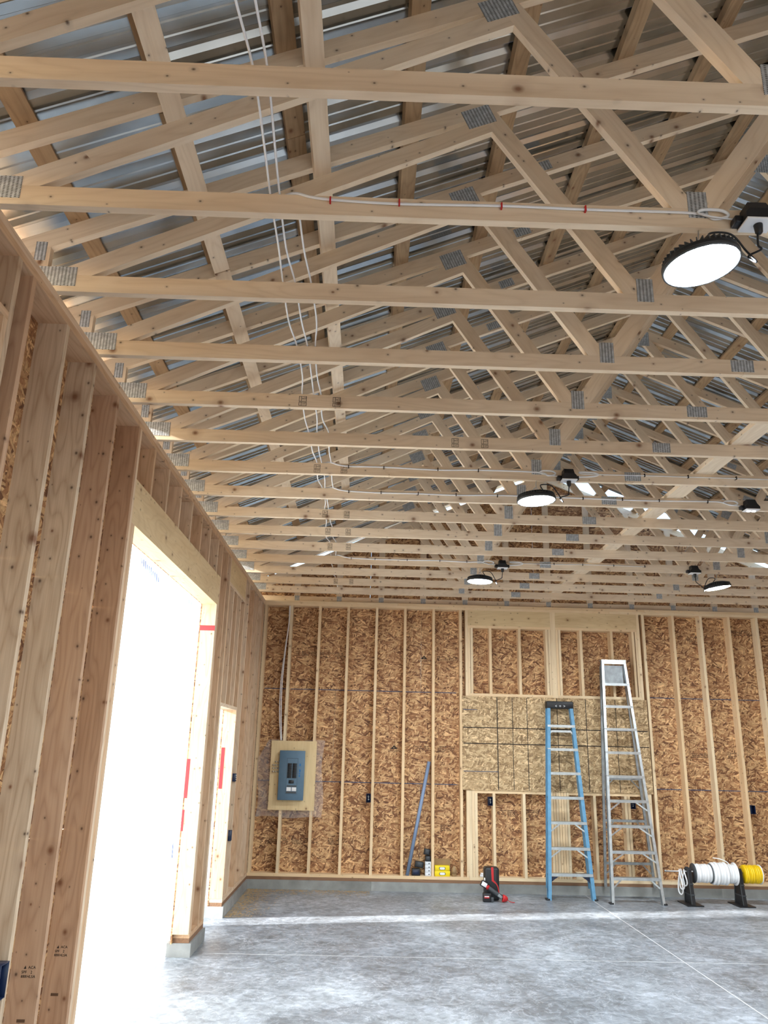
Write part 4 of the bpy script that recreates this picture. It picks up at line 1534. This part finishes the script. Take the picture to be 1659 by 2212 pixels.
# ------------------------------------------------------------------ ladders
def step_ladder(name, label, fl, fr, tl, tr, H, steps, rail_mat, step_mat, cap, rear_fl, rear_fr, rear_bars, braces, rail_w=0.075, rail_t=0.028):
    fl, fr, tl, tr = map(Vector, (fl, fr, tl, tr))
    t = thing(name, label, 'ladder', ((fl.x + fr.x) / 2, (fl.y + fr.y) / 2, 0), group='step ladders leaning at the back wall')
    P = lambda a, b, z: a + (b - a) * (z / b.z)
    # front rails: channel = web + two flanges, in one mesh
    for a, b, s in ((fl, tl, 1), (fr, tr, -1)):
        X = (b - a).normalized()
        Yv = Vector((0, 1, 0))
        Yv = (Yv - X * Yv.dot(X)).normalized()
        Zv = X.cross(Yv)       # roughly +-x
        if Zv.x * s > 0:
            Zv = -Zv            # Zv points outwards
        L = (b - a).length
        prof = [(0, 0), (rail_w, 0), (rail_w, rail_t), (rail_w - 0.006, rail_t), (rail_w - 0.006, 0.005), (0.006, 0.005), (0.006, rail_t), (0, rail_t)]
        v = []
        for l in (0.0, L):
            for (d, o) in prof:
                v.append(X * l + Yv * d + Zv * (o - rail_t))
        n = len(prof)
        f = [tuple(range(n)), tuple(range(2 * n - 1, n - 1, -1))] + [(i, i + n, (i + 1) % n + n, (i + 1) % n) for i in range(n)]
        mesh_obj('front_rail', v, f, rail_mat, Matrix.Translation(a), t)
        rbox('foot_pad', 'black', a.x - 0.024, a.x + 0.024, a.y - 0.004, a.y + rail_w + 0.004, 0.0, 0.018, 0.004, t)
    # treads
    for i in range(1, steps + 1):
        z = H * i
        a, b = P(fl, tl, z), P(fr, tr, z)
        st = box('step', step_mat, a.x + 0.004, b.x - 0.004, (a.y + b.y) / 2 - 0.004, (a.y + b.y) / 2 + 0.078, z - 0.006, z, t, flat=True)
        box('step_lip', step_mat, a.x + 0.004, b.x - 0.004, (a.y + b.y) / 2 - 0.0045, (a.y + b.y) / 2 + 0.0005, z - 0.034, z - 0.006, st, flat=True)
        if i in braces:
            for s, e in ((1, a), (-1, b)):
                p1 = Vector((e.x + s * (0.30 if i > 1 else 0.2) * (b.x - a.x), e.y + 0.01, z - 0.03))
                zz = z - 0.145
                q = P(fl if s > 0 else fr, tl if s > 0 else tr, zz)
                p2 = Vector((q.x + s * 0.004, q.y + 0.012, zz))
                beam('step_brace', step_mat, p1, p2, 0.018, 0.004, t, up=(0, 1, 0))
    # rear frame
    rl, rr = Vector(rear_fl), Vector(rear_fr)
    rtl, rtr = Vector((tl.x + 0.01, tl.y + rail_w + 0.012, tl.z - 0.08)), Vector((tr.x - 0.01, tr.y + rail_w + 0.012, tr.z - 0.08))
    for a, b in ((rl, rtl), (rr, rtr)):
        beam('rear_rail', 'alu_d' if rail_mat == 'alu' else rail_mat, a, b, 0.034, 0.022, t, up=(0, 1, 0))
    for z in rear_bars:
        u = (z - rl.z) / (rtl.z - rl.z)
        a, b = rl + (rtl - rl) * u, rr + (rtr - rr) * u
        box('rear_bar', 'alu_d', a.x, b.x, (a.y + b.y) / 2 - 0.010, (a.y + b.y) / 2 + 0.010, z - 0.016, z + 0.016, t, flat=True)
        for s, e in ((1, a), (-1, b)):
            beam('rear_brace', 'alu_d', (e.x + s * 0.12, e.y - 0.012, z - 0.016), (e.x + s * 0.015, e.y - 0.012, z - 0.12), 0.014, 0.003, t)
    if cap == 'black':
        rbox('top_cap', 'black', tl.x - 0.012, tr.x + 0.012, tl.y - 0.014, tl.y + 0.105, tl.z - 0.085, tl.z + 0.012, 0.012, t)
        text('cap_mark', '<  =  >', 'white', face_w((tl.x + tr.x) / 2, tl.y - 0.0150, tl.z - 0.055), 0.05, t)
        for s, a, b in ((1, fl, tl), (-1, fr, tr)):
            p = P(a, b, 0.26)
            q = P(a, b, 0.02)
            v = [(p.x + s * 0.005, p.y + 0.03, 0.265), (p.x + s * 0.14, p.y + 0.03, 0.265), (q.x + s * 0.005, q.y + 0.03, 0.05)]
            v2 = [(x_, y_ + 0.006, z_) for x_, y_, z_ in v]
            # concave edge
            k_ = []
            for i in range(7):
                u = i / 6
                cx_ = v[1][0] + (v[2][0] - v[1][0]) * u
                cz_ = v[1][2] + (v[2][2] - v[1][2]) * u
                bow = 0.035 * math.sin(math.pi * u)
                k_.append((cx_ - s * bow, v[1][1], cz_ + bow * 0.6))
            ring = [v[0]] + k_
            n = len(ring)
            vv = ring + [(x_, y_ + 0.006, z_) for x_, y_, z_ in ring]
            ff = [tuple(range(n)), tuple(range(2 * n - 1, n - 1, -1))] + [(i, i + n, (i + 1) % n + n, (i + 1) % n) for i in range(n)]
            o = Vector(v[0])
            mesh_obj('corner_gusset', [Vector(q_) - o for q_ in vv], ff, 'navy', Matrix.Translation(o), t)
        z = 2.06
        a, b = P(fl, tl, z), P(fr, tr, z)
        box('spreader', 'alu', a.x + 0.06, b.x - 0.06, a.y + 0.02, a.y + 0.026, z - 0.03, z - 0.002, t, flat=True)
        beam('spreader_arm', 'alu', (b.x - 0.07, b.y + 0.02, z - 0.012), (b.x + 0.0, b.y + 0.02, z - 0.09), 0.022, 0.005, t)
        beam('spreader_arm', 'alu', (a.x + 0.07, a.y + 0.02, z - 0.012), (a.x + 0.01, a.y + 0.02, z - 0.07), 0.022, 0.005, t)
    else:
        box('top_step', 'alu', tl.x - 0.004, tr.x + 0.004, tl.y - 0.006, tl.y + 0.10, tl.z - 0.006, tl.z + 0.004, t, flat=True)
        box('top_lip', 'alu', tl.x + 0.0, tr.x - 0.0, tl.y - 0.0065, tl.y - 0.001, tl.z - 0.055, tl.z - 0.006, t, flat=True)
        box('back_plate', 'alu_d', tl.x + 0.03, tr.x - 0.02, tl.y + 0.050, tl.y + 0.055, tl.z - 0.33, tl.z - 0.07, t, flat=True)
    return t


step_ladder('step_ladder', 'blue fibreglass step ladder with black top cap leaning at the wall', (3.83, 10.61, 0), (4.442, 10.635, 0), (3.972, 10.885, 2.43), (4.318, 10.885, 2.43),
            0.304, 7, 'blue', 'alu', 'black', (3.86, 10.78, 0.115), (4.41, 10.80, 0.115), (), (2, 3), 0.078, 0.044)
step_ladder('step_ladder', 'taller bare aluminium step ladder beside the blue one', (4.572, 10.42, 0), (5.240, 10.43, 0), (4.752, 10.875, 3.02), (5.090, 10.875, 3.02),
            0.300, 9, 'alu', 'alu', 'alu', (4.66, 10.962, 0.112), (5.305, 10.962, 0.112), (0.40, 0.92, 1.45), (1, 2, 3, 4), 0.066, 0.034)

# ------------------------------------------------------------------ conduit and small goods on the bottom plate
ZP = 0.186
o = tube('conduit_pipe', 'grey_pvc', [(2.085, D + 0.015, ZP + 0.004), (2.368, D + 0.070, 1.61)], 0.0235, None, 1, 16)
tag(o, 'grey plastic conduit pipe leaning between the studs', 'pipe')


def carton(name, mat, x0, x1, y0, y1, z0, z1, label, cat, group=None, deco=None):
    t = thing(name, label, cat, ((x0 + x1) / 2, (y0 + y1) / 2, z0), group)
    rbox('carton', mat, x0, x1, y0, y1, z0, z1, 0.002, t, None, 1)
    if deco:
        deco(t)
    return t


ws = ['lowest', 'second lowest', 'second highest', 'topmost']
for i in range(4):
    z0 = ZP + 0.0435 * i

    def deco(t, z0=z0):
        box('print_square', 'dgrey', 2.363, 2.378, D + 0.0095, D + 0.0104, z0 + 0.014, z0 + 0.028, t, flat=True)
    carton('carton_box', 'carton', 2.320, 2.396, D + 0.010, D + 0.09, z0, z0 + 0.043, '%s of the four small white cartons stacked beside the conduit' % ws[i], 'box', 'small white cartons', deco)


def meter(x0, x1, z0, z1, y0, label, rot=0.0, screen=True):
    cx, cz = (x0 + x1) / 2, (z0 + z1) / 2
    W = Matrix.Translation((cx, y0 + 0.04, cz)) @ Matrix.Rotation(rot, 4, 'Y')
    t = thing('junction_box', label, 'junction box', (cx, y0 + 0.04, z0), 'black junction boxes on the plate')
    w, h = (x1 - x0) / 2, (z1 - z0) / 2
    rbox('body', 'black', -w, w, -0.036, 0.036, -h, h, 0.006, t, W)
    if screen:
        rbox('window', 'navy', -w * 0.72, w * 0.72, -0.0385, -0.0355, -h * 0.62, h * 0.62, 0.002, t, W, 1)
    else:
        rbox('lid', 'dgrey', -w * 0.5, w * 0.6, -0.0385, -0.0355, -h * 0.6, h * 0.75, 0.002, t, W, 1)
    return t


meter(2.146, 2.256, ZP + 0.001, ZP + 0.085, D + 0.012, 'black box with a glossy window at the foot of the conduit')
meter(2.188, 2.300, ZP + 0.098, ZP + 0.170, D + 0.022, 'black box lying on the windowed black box', 0.15, False)
meter(2.322, 2.394, ZP + 0.1755, ZP + 0.242, D + 0.012, 'black box on top of the white cartons', 0.0, False)
meter(2.305, 2.385, ZP + 0.253, ZP + 0.325, D + 0.018, 'tilted black box topmost on the white carton stack', 0.18, False)


def ybox(i, x0, x1):
    z0 = ZP + 0.0645 * i

    def deco(t):
        for nm, mt, s, yy in (('label_ring', 'black', 1.0, 0.0008), ('label_oval', 'white', 0.82, 0.0014)):
            v, f = [], []
            for k in range(20):
                a = 2 * math.pi * k / 20
                sx = 0.028 if math.cos(a) > 0 else -0.028
                v.append(((sx * 0.75 + 0.016 * math.cos(a)) * s * 1.15, 0, 0.018 * math.sin(a) * s))
            mesh_obj(nm, v, [tuple(range(20))], mt, Matrix.Translation(((x0 + x1) / 2, D + 0.0098 - yy, z0 + 0.032)), t)
    carton('yellow_box', 'yellow', x0, x1, D + 0.010, D + 0.095, z0, z0 + 0.064, ['lower', 'upper'][i] + ' yellow box with an oval label left of the tan bottle', 'box', 'yellow boxes on the plate', deco)


ybox(0, 2.446, 2.646)
ybox(1, 2.448, 2.640)
t = thing('cardboard_box', 'open brown cardboard flap standing behind the yellow boxes', 'box', (2.55, D + 0.11, ZP))
box('box_front', 'kraft', 2.445, 2.657, D + 0.100, D + 0.104, ZP, ZP + 0.202, t, flat=True)
box('box_back', 'kraft', 2.445, 2.657, D + 0.130, D + 0.134, ZP, ZP + 0.14, t, flat=True)
box('box_side', 'kraft', 2.445, 2.449, D + 0.104, D + 0.130, ZP, ZP + 0.14, t, flat=True)
box('box_side', 'kraft', 2.653, 2.657, D + 0.104, D + 0.130, ZP, ZP + 0.14, t, flat=True)
t = thing('bottle', 'small tan bottle standing right of the yellow boxes', 'bottle', (2.702, D + 0.05, ZP))
lathe('bottle_body', 'brownbottle', [(0.030, 0.0), (0.033, 0.004), (0.033, 0.085), (0.026, 0.104), (0.016, 0.112), (0.016, 0.122), (0.0, 0.122)], Matrix.Translation((2.702, D + 0.05, ZP)), t, 24)
o = lathe('label_band', 'kraft', [(0.0335, 0.03), (0.0335, 0.075)], Matrix.Translation((2.702, D + 0.05, ZP)), t, 24)
t = thing('paper_packet', 'small crumpled white packet on the plate behind the black case', 'packet', (3.085, D + 0.04, ZP))
rbox('packet', 'carton', 3.04, 3.13, D + 0.012, D + 0.06, ZP, ZP + 0.03, 0.008, t)
rbox('packet_top', 'white', 3.05, 3.10, D + 0.02, D + 0.06, ZP + 0.03, ZP + 0.05, 0.008, t)
o = box('wood_offcut', 'edge', 4.30, 4.40, D - 0.012, D + 0.025, ZP + 0.001, ZP + 0.09)
tag(o, 'short pale wood offcut standing on the plate behind the blue ladder', 'wood block')


# ------------------------------------------------------------------ black and red case and the work light in front
def build_case():
    x0, x1, y0, y1 = 3.022, 3.205, 10.50, 10.66
    t = thing('tool_case', 'upright black hard case with a red stripe standing on the floor', 'tool case', (3.11, 10.58, 0))
    rbox('shell', 'black', x0, x1, y0, y1, 0.0, 0.378, 0.030, t, None, 4)
    y = y0 - 0.001
    poly = [(3.102, 0.382), (3.131, 0.382), (3.134, 0.235), (3.168, 0.20), (3.188, 0.165), (3.200, 0.10), (3.203, 0.03), (3.194, 0.03), (3.190, 0.10), (3.178, 0.16), (3.160, 0.19), (3.108, 0.225)]
    n = len(poly)
    v = [(a - 3.1, -0.004, b) for a, b in poly] + [(a - 3.1, 0.004, b) for a, b in poly]
    f = [tuple(range(n))[::-1], tuple(range(n, 2 * n))] + [(i, i + n, (i + 1) % n + n, (i + 1) % n) for i in range(n)]
    mesh_obj('red_stripe', v, f, 'red', Matrix.Translation((3.1, y, 0)), t)
    rbox('latch', 'dgrey', 3.150, 3.156, y0 - 0.004, y0 + 0.004, 0.215, 0.345, 0.0015, t)
    for i, zz in enumerate((0.245, 0.17)):
        rbox('side_latch', 'white', x0 - 0.006, x0 + 0.012, y0 + 0.012, y0 + 0.03, zz - 0.02, zz + 0.012, 0.003, t)
    # work light lying in front
    w = thing('work_light', 'cordless work light with a white head, grey handle and red end on the floor', 'work light', (3.13, 10.43, 0))
    rbox('battery', 'black', 2.985, 3.085, 10.39, 10.47, 0.001, 0.100, 0.010, w)
    rbox('battery_label', 'red', 2.998, 3.058, 10.387, 10.393, 0.045, 0.072, 0.002, w, None, 1)
    rbox('battery_label', 'white', 3.000, 3.056, 10.3855, 10.3875, 0.060, 0.070, 0.0005, w, None, 1)
    rbox('battery_foot', 'dgrey', 3.06, 3.115, 10.395, 10.465, 0.001, 0.055, 0.006, w)
    a, b = Vector((3.045, 10.42, 0.165)), Vector((3.215, 10.42, 0.055))
    X = (b - a).normalized()
    tube('handle', 'dgrey', [a, a + (b - a) * 0.3, a + (b - a) * 0.6, b], 0.026, w, 4, 16)
    tube('collar', 'red', [a - X * 0.024, a + X * 0.010], 0.028, w, 1, 16)
    rbox('grip_pad', 'alu_d', -0.030, 0.030, -0.006, 0.006, -0.017, 0.017, 0.005, w, Matrix.Translation((3.192, 10.392, 0.070)) @ Matrix.Rotation(math.radians(35), 4, 'Y'))
    W = Matrix.Translation((3.000, 10.42, 0.198)) @ Matrix.Rotation(math.radians(28), 4, 'Y')
    rbox('lamp_head', 'black', -0.043, 0.043, -0.024, 0.024, -0.034, 0.034, 0.006, w, W)
    rbox('lamp_lens', 'white', -0.034, 0.032, -0.0265, -0.0235, -0.022, 0.026, 0.003, w, W, 1)
    # red rounded end
    lathe('end_cap', 'red', [(0.0, 0.06), (0.020, 0.052), (0.036, 0.030), (0.043, 0.0), (0.043, -0.01), (0.0, -0.012)],
          Matrix.Translation((3.235, 10.42, 0.0445)) @ Matrix.Rotation(math.radians(100), 4, 'Y'), w, 20)
    tube('strap', 'red', [(3.285, 10.42, 0.03), (3.31, 10.415, 0.012), (3.345, 10.40, 0.005), (3.37, 10.40, 0.004)], 0.004, w, 5, 6)


build_case()


# ------------------------------------------------------------------ cable spools on their stand
def build_spools():
    ya = 10.55
    za = 0.345
    s = thing('spool_stand', 'black plastic spool stand with a steel rod on the floor at the right', 'spool stand', (5.9, ya, 0))
    for xc in (5.595, 6.235):
        box('base_plate', 'black', xc - 0.10, xc + 0.10, ya - 0.17, ya + 0.17, 0.0, 0.012, s, flat=True)
        # tapered upright with ribs: outline in YZ
        pts = [(-0.115, 0.012), (0.115, 0.012), (0.075, 0.22), (0.055, 0.40), (0.035, 0.425), (0.012, 0.385), (-0.012, 0.385), (-0.035, 0.425), (-0.055, 0.40), (-0.075, 0.22)]
        n = len(pts)
        v = [(-0.022, a, b) for a, b in pts] + [(0.022, a, b) for a, b in pts]
        f = [tuple(range(n))[::-1], tuple(range(n, 2 * n))] + [(i, (i + 1) % n, (i + 1) % n + n, i + n) for i in range(n)]
        mesh_obj('upright', v, f, 'black', Matrix.Translation((xc, ya, 0)), s)
        for q in (-1, 1):
            beam('rib', 'dgrey', (xc - 0.026, ya + q * 0.112, 0.014), (xc - 0.026, ya + q * 0.058, 0.40), 0.014, 0.008, s, up=(1, 0, 0))
        for zz, wv in ((0.12, 0.09), (0.24, 0.07)):
            box('rib', 'dgrey', xc - 0.030, xc - 0.022, ya - wv, ya + wv, zz - 0.006, zz + 0.006, s, flat=True)
            box('rib', 'dgrey', xc - 0.026, xc + 0.026, ya - wv - 0.012, ya - wv + 0.010, zz - 0.006, zz + 0.006, s, flat=True)
    tube('axle_rod', 'zinc', [(5.30, ya, za + 0.03), (6.52, ya, za + 0.03)], 0.009, s, 1, 12)
    tube('rod_collar', 'zinc', [(5.30, ya, za + 0.03), (5.314, ya, za + 0.03)], 0.014, s, 1, 12)
    RY = Matrix.Rotation(math.radians(90), 4, 'Y')

    def coil(name, mat, x0, x1, r, n, label, cat, core=0.045, bulge=0.006, flange=None, group=None):
        t = thing(name, label, cat, ((x0 + x1) / 2, ya, za - r), group)
        prof = [(0.012, 0.0)]
        L = x1 - x0
        for i in range(n):
            b = bulge * (0.6 + 0.4 * math.sin(i * 2.1))
            for j in range(5):
                a = math.pi * j / 5
                prof.append((r - 0.004 + b * math.sin(a), L * (i + j / 5) / n))
        prof += [(r - 0.004, L), (0.012, L)]
        lathe('cable_winding', mat, prof, Matrix.Translation((x0, ya, za + 0.012)) @ RY, t, 32)
        if flange:
            for xf in flange[0]:
                lathe('flange', flange[1], [(0.012, 0), (flange[2], 0), (flange[2], 0.006), (0.012, 0.006)], Matrix.Translation((xf, ya, za + 0.012)) @ RY, t, 36)
        return t
    coil('cable_spool', 'cable', 5.668, 5.868, 0.108, 6, 'white cable spool next to the left stand upright, slimmer winding', 'spool', bulge=0.008, flange=((5.656, 5.870), 'dgrey', 0.116), group='cable spools on the rod')
    coil('cable_spool', 'cable', 5.888, 6.080, 0.128, 5, 'white cable spool in the middle of the rod with the fattest winding', 'spool', bulge=0.012, group='cable spools on the rod')
    coil('cable_spool', 'cable', 6.088, 6.176, 0.112, 3, 'white cable spool with a pale flange just left of the right upright', 'spool', bulge=0.006, flange=((6.182,), 'white', 0.134), group='cable spools on the rod')
    y_ = coil('cable_spool', 'ycable', 6.290, 6.495, 0.108, 9, 'yellow cable spool at the right end of the rod', 'spool', bulge=0.007, flange=((6.498,), 'white', 0.114), group='cable spools on the rod')
    # loose white loops over the rod on the left and the tail sticking up
    t = thing('cable_loop', 'loose white cable loop hanging on the left end of the spool rod', 'cable', (5.5, ya, 0.1))
    for dx, lo, ph in ((0.0, 0.115, 0.0), (0.03, 0.17, 0.02), (0.055, 0.215, -0.01)):
        pts = []
        for i in range(17):
            a = 2 * math.pi * i / 16
            pts.append((5.475 + dx + 0.012 * math.sin(a * 2), ya - 0.03 + ph + 0.055 * math.sin(a), (0.40 + lo) / 2 + (0.40 - lo) / 2 * math.cos(a)))
        tube('cable_turn', 'cable', pts, 0.008, t, 3, 8)
    o = tube('cable_tail', 'cable', [(6.12, ya - 0.02, 0.468), (6.09, ya + 0.0, 0.50), (6.02, ya + 0.02, 0.525), (5.94, ya + 0.03, 0.535)], 0.006, None, 6, 8)
    tag(o, 'loose white cable end arching up from the spools', 'cable')


build_spools()


# ------------------------------------------------------------------ sawdust swept along the left curb
def sawdust():
    rnd = random.Random(21)
    v, f = [], []
    for i in range(2600):
        if rnd.random() < 0.6:
            x = 0.03 + abs(rnd.gauss(0, 0.16))
            y = rnd.uniform(9.25, 10.98)
        else:
            x = rnd.uniform(0.03, 1.6)
            y = D - 0.04 - abs(rnd.gauss(0, 0.16))
        a = rnd.uniform(0, 6.28)
        l, w = rnd.uniform(0.004, 0.016), rnd.uniform(0.002, 0.005)
        dx, dy = math.cos(a), math.sin(a)
        b0 = len(v)
        z = 0.0006
        for (p, q) in ((-l, -w), (l, -w), (l, w), (-l, w)):
            v.append((x + p * dx - q * dy, y + p * dy + q * dx, z + rnd.uniform(0, 0.003)))
        f.append((b0, b0 + 1, b0 + 2, b0 + 3))
    o = mesh_obj('sawdust', [(a - 0.1, b - 10.0, c) for a, b, c in v], f, 'kraft2', Matrix.Translation((0.1, 10.0, 0)))
    tag(o, 'tan sawdust scattered on the floor in the far left corner', 'sawdust', kind='stuff')


M['kraft2'] = plain('sawdust', srgb(206, 178, 132), 0.9)
sawdust()
